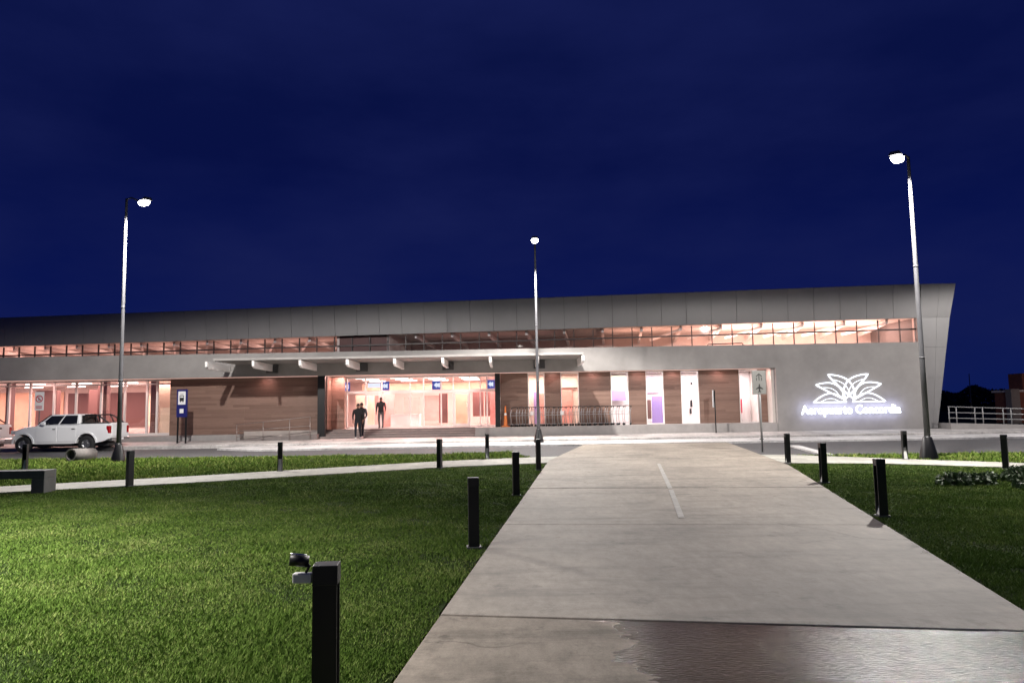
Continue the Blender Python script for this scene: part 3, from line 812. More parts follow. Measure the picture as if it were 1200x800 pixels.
# ------------------------------------------------------------ bench, pipe
bn = thing('bench', 'low dark grey slab bench on the lawn at the left edge', 'bench', (-10.6, 16.2, 0), .06)
MB().box(-2.0, .45, -.25, .22, .30, .47).build('seat', M['bench'], bn, .01)
MB().box(.18, .45, -.25, .22, -.02, .30).build('leg', M['bench'], bn, .01)
MB().box(-1.9, -1.63, -.25, .22, -.02, .30).build('leg', M['bench'], bn, .01)
pp = thing('concrete_pipe', 'short grey concrete pipe lying in the grass in front of the white pickup', 'pipe', (-16.25, 27.8, .20), .63)
ax = [(-.52, -.30), (.55, .35)]
q_ = MB()
d0, d1 = Vector((-.40, -.36, .02)), Vector((.40, .36, 0))
q_.tube([d0, d1], .235, 20, .215, caps=False); q_.tube([d0, d1], .18, 20, .175, caps=False)
for p_, r0, r1 in ((d0, .235, .18), (d1, .215, .175)):
    ring = MB().tube([p_, p_ + (d1 - d0).normalized() * .001], r0, 20, caps=False)
    ring2 = MB().tube([p_, p_ + (d1 - d0).normalized() * .001], r1, 20, caps=False)
    q_.add(ring.v[:20] + ring2.v[:20], [(i, (i + 1) % 20, 20 + (i + 1) % 20, 20 + i) for i in range(20)])
q_.build('pipe_wall', M['concp'], pp)
q_ = MB().tube([d0 + (d1 - d0) * .12, d0 + (d1 - d0) * .14], .178, 20); q_.build('end_disc', M['signdark'], pp)  # dark disc set just inside the pipe end

# ------------------------------------------------------------ signs
bs = thing('bus_stop_sign', 'tall blue sign with a white bus panel on two dark posts by the timber wall', 'sign', (-17.12, 38.0, .16))
for x in (-.20, .22): MB().box(x - .035, x + .035, -.03, .03, 0, 1.6).build('post', M['black'], bs)
MB().box(-.27, .27, -.05, .05, 1.35, 2.78).build('sign_panel', M['signblue'], bs, .01)
q_ = MB().box(-.19, .19, -.06, -.052, 2.0, 2.68); q_.build('white_panel', M['signwhite'], bs)
q_ = MB(); q_.box(-.11, .11, -.068, -.062, 2.18, 2.36); q_.box(-.10, .10, -.068, -.062, 2.43, 2.47); q_.box(-.11, -.085, -.068, -.062, 2.361, 2.47); q_.box(.085, .11, -.068, -.062, 2.361, 2.47); q_.box(-.09, -.04, -.068, -.062, 2.13, 2.179); q_.box(.04, .09, -.068, -.062, 2.13, 2.179)
q_.box(-.08, .08, -.068, -.062, 2.52, 2.54); q_.build('bus_symbol', M['signdark'], bs)
q_ = MB(); q_.box(-.10, .10, -.06, -.052, 1.56, 1.78); q_.build('white_symbol', M['signwhite'], bs)

npk = thing('no_parking_sign', 'white and red no parking sign on a thin pole behind the white pickup', 'sign', (-24.5, 38.0, .16))
MB().tube([(0, 0, 0), (0, 0, 2.0)], .03, 8).build('pole', M['galv'], npk)
MB().box(-.24, .24, -.05, -.031, 1.82, 2.78).build('sign_panel', M['signwhite'], npk, .008)
q_ = MB()
def ring_xz(mb, cx, cz, r0, r1, y0, y1, n=28):
    vs = []
    for y in (y0, y1):
        for r in (r0, r1):
            vs += [(cx + r * math.cos(2 * PI * j / n), y, cz + r * math.sin(2 * PI * j / n)) for j in range(n)]
    fs = []
    for j in range(n):
        k_ = (j + 1) % n
        fs += [(j, k_, n + k_, n + j), (2 * n + j, 3 * n + j, 3 * n + k_, 2 * n + k_), (n + j, n + k_, 3 * n + k_, 3 * n + j), (j, 2 * n + j, 2 * n + k_, k_)]
    mb.add(vs, fs)
ring_xz(q_, 0, 2.42, .14, .19, -.056, -.051)
q_.box(-.15, .15, -.0565, -.051, -.02, .02, Matrix.Translation((0, 0, 2.42)) @ Matrix.Rotation(PI / 4, 4, 'Y'))
q_.build('prohibition_ring', M['red'], npk)
font_mesh('E', .26, .003, 'letter', M['signdark'], npk, (0, -.052, 2.33))
q_ = MB(); q_.box(-.16, .16, -.056, -.051, 2.0, 2.05); q_.box(-.16, .16, -.056, -.051, 1.92, 1.96); q_.build('caption_bar', M['red'], npk)

ars = thing('arrow_sign', 'grey sign with an arrow and aeroplane symbol on a pale pole', 'sign', (8.72, 26.0, -.02))
MB().tube([(.02, 0, 0), (.02, 0, 2.84)], .035, 10).build('pole', M['rail'], ars)
MB().box(-.25, .25, -.055, -.036, 2.02, 2.86).build('sign_panel', M['signgrey'], ars, .008)
q_ = MB()
q_.prism([(-.012, 2.50), (.012, 2.50), (.012, 2.72), (-.012, 2.72)], -.062, -.056)
q_.prism([(0, 2.76), (-.11, 2.66), (-.09, 2.64), (0, 2.722), (.09, 2.64), (.11, 2.66)], -.062, -.056)
q_.prism([(-.10, 2.50), (-.08, 2.49), (-.08, 2.60), (-.10, 2.61)], -.062, -.056); q_.prism([(.10, 2.50), (.08, 2.49), (.08, 2.60), (.10, 2.61)], -.062, -.056)
q_.build('arrow_symbol', M['signdark'], ars)
q_ = MB()
q_.prism([(0, 2.40), (.022, 2.35), (.022, 2.29), (.13, 2.22), (.13, 2.19), (.022, 2.225), (.018, 2.14), (.055, 2.11), (.055, 2.09), (0, 2.105), (-.055, 2.09), (-.055, 2.11), (-.018, 2.14), (-.022, 2.225), (-.13, 2.19), (-.13, 2.22), (-.022, 2.29), (-.022, 2.35)], -.062, -.056)
q_.build('aeroplane_symbol', M['signdark'], ars)

sp2 = thing('signpost', 'thin dark post with a curved top bracket behind the grey arrow sign', 'signpost', (11.55, 34.4, .02))
MB().tube([(0, 0, 0), (0, 0, 2.1), (-.03, 0, 2.3), (-.12, 0, 2.36)], .04, 8).build('pole', M['black'], sp2)
MB().lathe([(.0, .06), (.09, .06), (.1, 0)], n=12).build('foot', M['black'], sp2)
eg_ = thing('edge_on_sign', 'narrow white sign seen edge-on on a thin dark post before the timber wall', 'sign', (10.68, 38.9, .2))
MB().tube([(0, 0, 0), (0, 0, 2.26)], .032, 8).build('pole', M['black'], eg_)
MB().box(-.055, -.036, -.24, .24, 1.35, 2.26, Matrix.Rotation(-.55, 4, 'Z')).build('sign_panel', M['signwhite'], eg_, .006)

# hanging illuminated signs in the entrance hall
hs = None
for i, (x, w, lab) in enumerate(((-9.5, .34, 'narrow lit sign hanging at the left end of the entrance hall'), (-7.32, .50, 'square lit sign hanging above the person by the doors'), (-4.34, .56, 'square lit sign hanging over the middle of the entrance hall'), (-1.26, .46, 'square lit sign hanging in the entrance hall beside the dark column'))):
    t = thing('hanging_sign', 'blue and white ' + lab, 'hanging sign', (x, 41.95, 2.83), 0, 'lit signs in the entrance hall')
    MB().box(-w / 2, w / 2, 0, .08, 0, .5).build('case', M['screenb'], t, .01)
    q_ = MB(); q_.prism([(-w * .32, .26), (-w * .02, .42), (-w * .02, .34), (w * .32, .38), (w * .32, .12), (-w * .02, .17), (-w * .02, .09)], -.008, -.002)
    q_.build('symbol', M['screenw'], t)
    q_ = MB()
    for sx in (-w * .4, w * .4): q_.tube([(sx, .04, .5), (sx, .04, .765)], .01, 6)
    q_.build('hanger', M['frame'], t)
t = thing('notice_board', 'white notice panel hanging behind the entrance glass above the left doors', 'notice board', (-7.95, 42.0, 3.0))
MB().box(-.36, .36, 0, .04, 0, .26).build('board', M['screenw'], t, .005)
q_ = MB(); q_.tube([(-.3, .02, .26), (-.3, .02, .597)], .008, 6); q_.tube([(.3, .02, .26), (.3, .02, .597)], .008, 6); q_.build('hanger', M['frame'], t)

# ------------------------------------------------------------ railings
def railing(label, x0, x1, y0, y1, zb0, zb1, zt0, zt1, posts, mt, rails=(1., .66, .33), r=.022, round_=True):
    t = thing('railing', label, 'railing', (x0, y0, zb0))
    def at(u, f_): return Vector(((x1 - x0) * u, (y1 - y0) * u, (zb0 + (zb1 - zb0) * u) + ((zt0 - zb0) + ((zt1 - zb1) - (zt0 - zb0)) * u) * f_ - zb0))
    for u in posts: MB().tube([at(u, 0), at(u, 1)], r * 1.25, 8).build('post', mt, t)
    for f_ in rails: MB().tube([at(-.004, f_), at(1.004, f_)], r, 8).build('handrail' if f_ == 1. else 'rail', mt, t)
    return t
railing('steel railing climbing the ramp in front of the timber wall, left of the steps', -14.63, -10.75, 38.95, 38.95, .17, .17, 1.06, 1.42, (0, .36, .72, 1.), M['railred'], (1., .62, .28), .016)
railing('pale railing descending along the ramp right of the sign wall', 22.9, 34., 38.7, 37.6, .50, .10, 1.38, .86, (.0, .033, .115, .15, .24, .275, .36, .395, .48, .515, .6, .635, .72, .755, .84, .875, .96, 1.), M['rail'], (1., .66, .33), .024)
rw = thing('side_ramp', 'low grey concrete ramp wall under the pale railing at the right', 'ramp', (22.9, 38.6, .1))
MB().hexa([(0, 0, 0), (11.2, -1.1, 0), (11.2, .6, 0), (0, 1.7, 0)], [(0, 0, .42), (11.2, -1.1, .02), (11.2, .6, .02), (0, 1.7, .42)]).build('ramp_wall', M['plinth'], rw)

# ------------------------------------------------------------ luggage trolleys and cone
def make_trolley(label, loc, rz):
    t = thing('luggage_trolley', label, 'luggage trolley', loc, rz, 'luggage trolleys nested in a row')
    f_ = MB()
    for sy in (-.26, .26):
        f_.tube([(-.38, sy, .12), (.42, sy * .7, .12)], .016, 6)
        f_.tube([(.36, sy, .12), (.30, sy, .62), (.40, sy, .96)], .016, 6)
    f_.tube([(-.38, -.26, .12), (-.38, .26, .12)], .016, 6); f_.tube([(.31, -.26, .6), (.31, .26, .6)], .014, 6); f_.tube([(0, -.22, .12), (0, .22, .12)], .014, 6)
    f_.build('frame', M['trolley'], t)
    h_ = MB().tube([(.40, -.26, .94), (.43, -.24, 1.02), (.43, 0, 1.04), (.43, .24, 1.02), (.40, .26, .94)], .022, 8); h_.build('handle', M['black'], t)
    bkt = MB()
    bkt.box(.20, .36, -.24, .24, .60, .612)
    for sy in (-.24, .24): bkt.tube([(.2, sy, .61), (.2, sy, .74), (.36, sy, .80)], .008, 5)
    bkt.tube([(.2, -.24, .74), (.2, .24, .74)], .008, 5)
    bkt.build('basket', M['trolley'], t)
    for x, y in ((-.34, 0), (.34, -.24), (.34, .24)):
        w_ = MB().lathe([(0, -.02), (.06, -.02), (.065, 0), (.06, .02), (0, .02)], (x, y, .065), 14, 'y'); w_.build('wheel', M['tyre'], t)
    return t
tr0 = None
spots = ['first, beside the orange cone', 'second from the orange cone', 'third from the orange cone', 'at the left jamb of the first slot window', 'under the first slot window left half', 'behind the middle street lamp pole', 'right of the middle street lamp pole', 'before the narrow timber pier, left', 'before the narrow timber pier, middle', 'before the narrow timber pier, right', 'at the left jamb of the red door window', 'before the red door window, left', 'before the red door window, right', 'at the right jamb of the red door window', 'first before the wide timber wall', 'second before the wide timber wall', 'third before the wide timber wall', 'fourth before the wide timber wall', 'before the blue banded window, left', 'last, before the blue banded window']
for i in range(20):
    x = -.05 + i * .315
    lab = 'grey luggage trolley ' + spots[i]
    rz = -PI / 2 + .5 + random.uniform(-.06, .06)
    if tr0 is None: tr0 = make_trolley(lab, (x, 39.85, PLINTH), rz)
    else: again(tr0, lab, (x, 39.85 + random.uniform(-.03, .03), PLINTH), rz)
for x, lab in ((1.0, 'small white notice on the trolley row left of the lamp pole'), (2.62, 'small white notice on the trolley row at the red door window')):
    o = MB().box(x - .09, x + .09, 39.50, 39.52, 1.28, 1.50).build('notice', M['signwhite']); tag(o, lab, 'notice')
cn = thing('traffic_cone', 'tall slim orange cone on a square base beside the luggage trolleys', 'traffic cone', (-.42, 39.85, PLINTH))
MB().lathe([(.0, 1.12), (.03, 1.12), (.06, .75), (.10, .2), (.12, .05)], n=16).build('cone_body', M['orange'], cn)
MB().box(-.22, .22, -.2, .2, 0, .06).build('base', M['orange'], cn, .015)
MB().lathe([(.072, .62), (.066, .74)], n=16).build('reflective_band', M['signwhite'], cn)

# roof pipe loop
rp = thing('roof_pipe', 'thin dark pipe frame standing on the flat roof behind the parapet', 'pipe', (11.8, 40.3, 4.55))
MB().tube([(-1., 0, 0), (-1., 0, .42), (-.95, 0, .47), (.9, 0, .50), (.95, 0, .45), (.95, 0, 0)], .03, 8).build('pipe_loop', M['black'], rp)

# ------------------------------------------------------------ vehicles
def make_pickup(label, loc, rz):
    """x = forward from the rear axle, +y = left side"""
    t = thing('pickup_truck', label, 'pickup truck', loc, rz, 'white pickups parked at the kerb')
    def arch(cx, r, n=12): return [(cx + r * math.cos(PI - PI * i / n), .42 + r * math.sin(PI - PI * i / n)) for i in range(n + 1)]
    prof = [(-1.08, .62), (-.88, .52)] + arch(0, .47) + [(.6, .40), (2.45, .40)] + arch(3.02, .47) + [(3.58, .46), (3.72, .52), (3.78, .74), (3.75, 1.04), (3.62, 1.14), (3.2, 1.22), (2.48, 1.27), (2.3, 1.30), (.40, 1.32), (.36, 1.35), (-1.04, 1.36), (-1.08, 1.30)]
    b = MB().prism(prof, -.90, .90)
    # draw the nose and the sides in so the body is not a plain extrusion
    b.v = [(x - (.16 * (abs(y) / .9) if x > 3.3 else 0), y, z) for x, y, z in b.v]
    body = b.build('body', M['carw'], t)
    bmx = bmesh.new(); bmx.from_mesh(body.data)
    cuts = [((x, 0, 0), (1, 0, 0)) for x in (-1.0, -.9, -.6, .6, 1.4, 2.4, 2.6, 3.2, 3.3, 3.4, 3.5, 3.6, 3.68)] + [((0, 0, z), (0, 0, 1)) for z in (.55, .75, .95, 1.05, 1.15, 1.25, 1.31)] + [((0, y, 0), (0, 1, 0)) for y in (-.8, -.6, -.3, 0, .3, .6, .8)]
    for co, no in cuts:
        bmesh.ops.bisect_plane(bmx, geom=bmx.verts[:] + bmx.edges[:] + bmx.faces[:], dist=1e-4, plane_co=co, plane_no=no)
    bmesh.ops.triangulate(bmx, faces=bmx.faces)
    for v in bmx.verts:
        x, y, z = v.co; sg = 1 if y > 0 else -1; ay = abs(y)
        k1 = max(0, x - 2.9)
        y2 = ay * (1 - .085 * k1 ** 1.6) * (1 - .09 * max(0, z - 1.0) ** 1.0) * (1 - .10 * max(0, .62 - z))
        if x > 3.1: x -= .22 * (ay / .9) ** 3 * min(1, k1) ; z -= .05 * (ay / .9) ** 4 * (1 if z > 1.05 else 0)
        if x < -.85: y2 *= 1 - .25 * (-.85 - x) ** 2 * 4 * .3
        if z > 1.10 and ay > .78: z -= .025
        v.co = (x, sg * y2, z)
    bmx.normal_update(); bmx.to_mesh(body.data); bmx.free()
    for p_ in body.data.polygons: p_.use_smooth = True
    body.data.set_sharp_from_angle(angle=math.radians(38))
    # cabin
    def ring(x, hw, z): return [(x, -hw, z), (x, hw, z)]
    c = MB()
    lo = [(2.55, -.80, 1.25), (2.55, .80, 1.25), (.36, .82, 1.31), (.36, -.82, 1.31)]
    hi = [(1.84, -.64, 1.80), (1.84, .64, 1.80), (.46, .66, 1.81), (.46, -.66, 1.81)]
    c.hexa(lo, hi); cb_ = c.build('cabin', M['carw'], t, .085); cb_.modifiers['bevel'].segments = 3
    def onside(u, w, sy, o=.008):  # u along x 0..1 (front..rear), w 0..1 up
        p00, p10 = Vector((2.55, .80, 1.25)), Vector((.36, .82, 1.31)); p01, p11 = Vector((1.84, .64, 1.80)), Vector((.46, .66, 1.81))
        p = (p00 * (1 - u) + p10 * u) * (1 - w) + (p01 * (1 - u) + p11 * u) * w
        p = p + Vector((0, .9, .35)).normalized() * o
        return (p.x, p.y * sy, p.z)
    for sy in (1, -1):
        for u0, u1 in ((.08, .50), (.535, .93)):
            MB().add([onside(u0 + (.02 if u0 < .2 else 0), .07, sy), onside(u1, .07, sy), onside(u1, .87, sy), onside(u0 + (.0 if u0 < .2 else 0), .87, sy)], [(0, 1, 2, 3)]).build('side_window', M['carglass'], t)
        # doors proud of the body with seams round them
        for x0, x1 in ((1.42, 2.42), (.50, 1.38)):
            D = MB().box(x0, x1, min(.885 * sy, .906 * sy), max(.885 * sy, .906 * sy), .50, 1.20).build('door', M['carw'], t, .012)
            MB().box(x0 + .06, x0 + .20, min(.908 * sy, .93 * sy), max(.908 * sy, .93 * sy), 1.08, 1.115).build('handle', M['plastic'], D, .004)
        MB().box(1.98, 2.16, .92 * sy - .09, .92 * sy + .09, 1.30, 1.46).build('side_mirror', M['carw'], t, .03)
        MB().box(.6, 2.4, .86 * sy - .05, .86 * sy + .05, .34, .40).build('side_step', M['plastic'], t, .01)
        MB().box(-1.10, -.94, .80 * sy - .10, .80 * sy + .092, .86, 1.22).build('tail_light', M['taillight'], t, .02)
        MB().box(3.40, 3.70, .66 * sy - .11, .66 * sy + .12, .88, 1.06).build('headlight', M['headlight'], t, .03)
        for cx in (0, 3.02):
            fl_ = MB(); n = 16
            o_, i_ = [], []
            for k_ in range(n + 1):
                a = PI - PI * k_ / n
                o_.append((cx + .54 * math.cos(a), .42 + .54 * math.sin(a))); i_.append((cx + .455 * math.cos(a), .42 + .455 * math.sin(a)))
            fl_.prism(o_ + i_[::-1], .89 * sy, .935 * sy); fl_.build('wheel_arch', M['carw'], t, .012)
            W_ = MB().lathe([(.20, -.12), (.30, -.125), (.37, -.11), (.385, -.06), (.385, .06), (.37, .11), (.30, .125), (.20, .12)], (0, 0, 0), 28, 'y').build('wheel', M['tyre'], t)
            W_.location = (cx, .80 * sy, .385)
            rim = MB().lathe([(.0, .06), (.06, .07), (.07, .05), (.09, .03), (.20, .03), (.225, .10), (.245, .12)], (0, 0, 0), 24, 'y')
            for k_ in range(6):
                Tm = Matrix.Rotation(k_ * PI / 3, 4, 'Y')
                rim.box(.05, .21, .04, .09, -.028, .028, Tm)
            rim.v = [(x, y * sy, z) for x, y, z in rim.v]
            rim.build('rim', M['alloy'], W_)
    MB().add([(2.49, -.70, 1.33), (2.49, .70, 1.33), (1.92, .60, 1.765), (1.92, -.60, 1.765)], [(0, 1, 2, 3)]).build('windscreen', M['carglass'], t)
    bpy.data.objects[t.children[-1].name].location = (.03, 0, .012)
    MB().add([(.345, -.66, 1.37), (.345, .66, 1.37), (.435, .56, 1.74), (.435, -.56, 1.74)], [(3, 2, 1, 0)]).build('rear_window', M['carglass'], t).location = (-.006, 0, 0)
    MB().box(3.62, 3.72, -.46, .46, .62, 1.0).build('grille', M['plastic'], t, .02)
    MB().box(-1.20, -1.05, -.80, .80, .50, .66).build('rear_bumper', M['chrome'], t, .03)
    tg = MB().box(-1.11, -1.082, -.66, .66, .72, 1.33).build('tailgate', M['carw'], t, .01)
    MB().box(-1.127, -1.112, -.10, .10, 1.12, 1.20).build('handle', M['plastic'], tg)
    MB().box(-1.208, -1.203, -.22, .22, .54, .64).build('number_plate', M['signwhite'], t)
    # bed cover and roll bar
    MB().box(-1.03, .34, -.80, .80, 1.362, 1.38).build('bed_cover', M['plastic'], t)
    rb = MB()
    for sy in (-.70, .70): rb.tube([(.25, sy, 1.38), (.28, sy * .93, 1.68), (.18, sy * .92, 1.76), (-.30, sy * .92, 1.76), (-.48, sy * .94, 1.68), (-.92, sy, 1.38)], .035, 8); rb.tube([(-.28, sy * .92, 1.75), (-.45, sy, 1.38)], .03, 8)
    rb.tube([(.2, -.65, 1.75), (.2, .65, 1.75)], .035, 8)
    rb.build('roll_bar', M['plastic'], t)
    MB().box(-.9, 3.4, -.62, .62, .26, .40).build('underbody', M['plastic'], t)
    return t
pk = make_pickup('white pickup with black roll bar parked by the kerb, seen from its rear corner', (-20.45, 36.2 - .03, -.05), PI)
again(pk, 'white pickup mostly cut off by the left edge, parked ahead of the other', (-26.55, 36.5, -.05), PI)

# ------------------------------------------------------------ people
def make_person(label, loc, rz, J, mats, hgt=1.75, extra=None):
    """J: joint name -> (x, y, z) for a 1.75 m figure facing -y; one skinned mesh"""
    t = thing('person', label, 'person', loc, rz)
    k_ = hgt / 1.75
    t.scale = (k_, k_, k_)
    names = ['pelvis', 'waist', 'chest', 'neck', 'headb', 'head', 'headt']
    P, Rr, E = [], [], []
    def v(p, r): P.append(Vector(p)); Rr.append(r); return len(P) - 1
    pel = v(J['pelvis'], (.150, .105)); wa = v(J['waist'], (.150, .105)); ch = v(J['chest'], (.185, .115)); nk = v(J['neck'], (.062, .062))
    h0 = v(J['head0'], (.068, .075)); h1 = v(J['head1'], (.078, .098)); h2 = v(J['head2'], (.055, .07))
    E += [(pel, wa), (wa, ch), (ch, nk), (nk, h0), (h0, h1), (h1, h2)]
    nose = v(Vector(J['head0']) + Vector((0, -.105, .035)), (.014, .014)); E.append((h0, nose))
    for s_ in (-1, 1):
        ear = v(Vector(J['head0']) + Vector((s_ * .085, .01, .045)), (.014, .022)); E.append((h1, ear))
    for s_ in 'lr':
        sh, el, wr = v(J['sh' + s_], (.068, .068)), v(J['el' + s_], (.047, .047)), v(J['wr' + s_], (.032, .032))
        d = (Vector(J['wr' + s_]) - Vector(J['el' + s_])).normalized()
        hd = v(Vector(J['wr' + s_]) + d * .075, (.042, .022))
        E += [(ch, sh), (sh, el), (el, wr), (wr, hd)]
        sgn = -1 if s_ == 'l' else 1
        for i, ln in enumerate((.068, .078, .072, .056)):
            a = v(P[hd] + d * .035 + Vector((0, (i - 1.5) * .019, 0)), (.009, .009)); b_ = v(P[a] + d * ln * .9 + Vector((-sgn * .012, 0, 0)), (.007, .007))
            E += [(hd, a), (a, b_)]
        th = v(P[wr] + d * .05 + Vector((-sgn * .008, -.042, 0)), (.011, .011)); tt = v(P[th] + d * .045 + Vector((-sgn * .01, -.008, 0)), (.008, .008)); E += [(wr, th), (th, tt)]
        hp, kn, an = v(J['hp' + s_], (.092, .092)), v(J['kn' + s_], (.062, .062)), v(J['an' + s_], (.045, .045))
        hl = v(Vector(J['an' + s_]) + Vector((0, .03, -.055)), (.036, .034)); to = v(Vector(J['an' + s_]) + Vector((0, -.17, -.068)), (.040, .022))
        E += [(pel, hp), (hp, kn), (kn, an), (an, hl), (an, to)]
    me = bpy.data.meshes.new('body'); me.from_pydata(P, E, [])
    o = bpy.data.objects.new('body', me); C.objects.link(o)
    sk = o.modifiers.new('skin', 'SKIN'); sk.use_smooth_shade = True
    for i, sv in enumerate(me.skin_vertices[0].data): sv.radius = Rr[i]; sv.use_root = (i == pel)
    ss = o.modifiers.new('sub', 'SUBSURF'); ss.levels = 2; ss.render_levels = 2
    bpy.context.view_layer.update()
    dg = bpy.context.evaluated_depsgraph_get()
    m2 = bpy.data.meshes.new_from_object(o.evaluated_get(dg)); m2.name = 'body'
    bpy.data.objects.remove(o)
    o = bpy.data.objects.new('body', m2); C.objects.link(o); o.parent = t
    m2.materials.clear()
    for x in mats: m2.materials.append(x)   # 0 skin 1 top 2 trousers 3 shoe 4 sleeve
    wl_, wr_ = Vector(J['wrl']), Vector(J['wrr'])
    segs = {0: [(J['neck'], J['head2'])], 1: [(J['waist'], J['chest'])], 2: [(J['hpl'], J['knl']), (J['knl'], J['anl']), (J['hpr'], J['knr']), (J['knr'], J['anr'])], 4: [(J['shl'], J['ell']), (J['ell'], J['wrl']), (J['shr'], J['elr']), (J['elr'], J['wrr'])]}
    def dist(p, a, b_):
        a, b_ = Vector(a), Vector(b_); d = b_ - a
        u = max(0, min(1, (p - a).dot(d) / d.length_squared)); return (p - a - d * u).length
    for p in m2.polygons:
        c_ = p.center; p.use_smooth = True
        if c_.z > J['neck'][2] + .03: k_ = 0
        elif c_.z < .12: k_ = 3
        elif min(dist(c_, J['wr' + q_], Vector(J['wr' + q_]) + (Vector(J['wr' + q_]) - Vector(J['el' + q_])).normalized() * .19) for q_ in 'lr') < .055: k_ = 0
        elif c_.z < J['pelvis'][2] - .02 and min(dist(c_, *s2) for s2 in segs[2]) < min(dist(c_, *s2) for s2 in segs[4]): k_ = 2
        elif min(dist(c_, *s2) for s2 in segs[4]) < min(dist(c_, *s2) for s2 in segs[1]) - .02: k_ = 4
        else: k_ = 1
        p.material_index = k_
    hc = MB()
    hx = Vector(J['head1'])
    hc.lathe([(.088, -.02), (.098, .02), (.086, .065), (.05, .095), (0, .105)], (hx.x, hx.y + .016, hx.z), 16)
    hc.v = [(hx.x + (x - hx.x) * .82, y, z) for x, y, z in hc.v]
    hc.build('hair', M['hair'], t)
    return t
base = dict(pelvis=(0, 0, .93), waist=(0, 0, 1.08), chest=(0, 0, 1.33), neck=(0, 0, 1.49), head0=(0, -.015, 1.57), head1=(0, -.01, 1.65), head2=(0, 0, 1.71),
            shl=(-.20, 0, 1.41), ell=(-.27, .03, 1.13), wrl=(-.26, -.07, .90), shr=(.20, 0, 1.41), elr=(.27, -.02, 1.13), wrr=(.25, -.12, .91),
            hpl=(-.10, 0, .88), knl=(-.11, -.06, .49), anl=(-.10, -.02, .09), hpr=(.10, 0, .88), knr=(.11, -.02, .48), anr=(.11, .10, .11))
J1 = dict(base); J1.update(ell=(-.255, .04, 1.13), wrl=(-.235, -.08, .90), anl=(-.10, -.16, .09), knl=(-.11, -.12, .50), anr=(.10, .20, .12), knr=(.11, .02, .48))
make_person('person in dark clothes on the left of the pair walking in front of the steps', (-8.17, 38.75, .19), .1, J1, [M['skin'], M['cl_black'], M['cl_navy'], M['shoe'], M['cl_black']], 1.88)
J2 = dict(base); J2.update(elr=(.26, .02, 1.13), wrr=(.23, -.18, .98), anr=(.10, -.14, .09), knr=(.11, -.11, .50), anl=(-.10, .16, .12), knl=(-.11, .0, .48))
make_person('person in dark top with a pale sleeve right of the pair by the steps', (-8.10, 39.3, .22), -.15, J2, [M['skin'], M['cl_black'], M['cl_navy'], M['shoe'], M['cl_mid']], 1.90)
J3 = dict(base); J3.update(ell=(-.255, .03, 1.13), wrl=(-.255, -.05, .90), elr=(.255, .0, 1.13), wrr=(.245, -.10, .91), anl=(-.07, -.10, .09), anr=(.08, .14, .11))
make_person('person in black jacket and grey trousers walking at the top of the steps', (-7.37, 41.0, PLINTH), .0, J3, [M['skin'], M['cl_black'], M['cl_grey'], M['hair'], M['cl_black']], 1.74)

# ------------------------------------------------------------ far right: dark building, pole, trees
fbld = thing('brick_house', 'dark red brick building with a taller block at the far right edge', 'building', (44.5, 60, 0))
MB().box(-3.6, 6, 0, 2.4, -.2, 2.35).build('wall', M['brick'], fbld)
MB().box(-3.75, 6.1, -.15, 2.55, 2.35, 2.52).build('roof', M['walk'], fbld)
MB().box(-2.4, 3, .6, 2.3, 2.52, 3.9).build('upper_block', M['brick'], fbld)
MB().box(-4.05, -3.35, -.35, .35, -.2, 2.6).build('pillar', M['concp'], fbld)
q_ = MB().box(-1.6, -.2, -.06, -.01, .9, 1.9); q_.build('window', M['carglass'], fbld)
lamp('house_fill_light', 'POINT', (-1.5, -3.2, 2.2), 60, (1., .62, .42), fbld, .15)  # unseen light without a fitting, added to warm the brick
fpz = thing('flagpole', 'thin bare pole standing against the dark trees behind the ramp railing', 'pole', (43.6, 70, -.1))
MB().tube([(0, 0, 0), (0, 0, 4.4)], .06, 8, .035).build('pole', M['galv'], fpz)
MB().lathe([(0, .16), (.16, .1), (.2, 0)], n=10).build('base', M['galv'], fpz)
rs = np.random.RandomState(3)
def leaf_cloud(n, fn, size, seed):
    r = np.random.RandomState(seed)
    V = np.zeros((n * 4, 3)); 
    c_ = fn(r, n)
    a = r.normal(size=(n, 3)); a /= np.linalg.norm(a, axis=1)[:, None]
    b_ = np.cross(a, r.normal(size=(n, 3))); b_ /= np.linalg.norm(b_, axis=1)[:, None]
    s_ = size * r.uniform(.6, 1.4, (n, 1))
    V[0::4] = c_ - a * s_; V[1::4] = c_ + b_ * s_ * .5; V[2::4] = c_ + a * s_; V[3::4] = c_ - b_ * s_ * .5
    return V, [(4 * i, 4 * i + 1, 4 * i + 2, 4 * i + 3) for i in range(n)]
def treeline(r, n):
    x = r.uniform(-60, 230, n)
    top = 3.7 + .9 * np.sin(x * .09) + .8 * np.sin(x * .31 + 1) + .5 * np.sin(x * .83)
    z = r.uniform(0, 1, n) ** .8 * top
    y = 150 + r.uniform(-4, 4, n) * np.sqrt(np.clip(1 - (z / (top + .1)) ** 2, .05, 1)) + .1 * x
    return np.stack([x, y, z], 1)
V, Fq = leaf_cloud(30000, treeline, .55, 5)
mb = MB(); mb.v = [tuple(p) for p in V]; mb.f = Fq; mb.sm = [False] * len(Fq)
o = mb.build('treeline', M['leafdark'], recalc=False); tag(o, 'dark line of far trees beyond the building at the right', 'trees', kind='stuff')

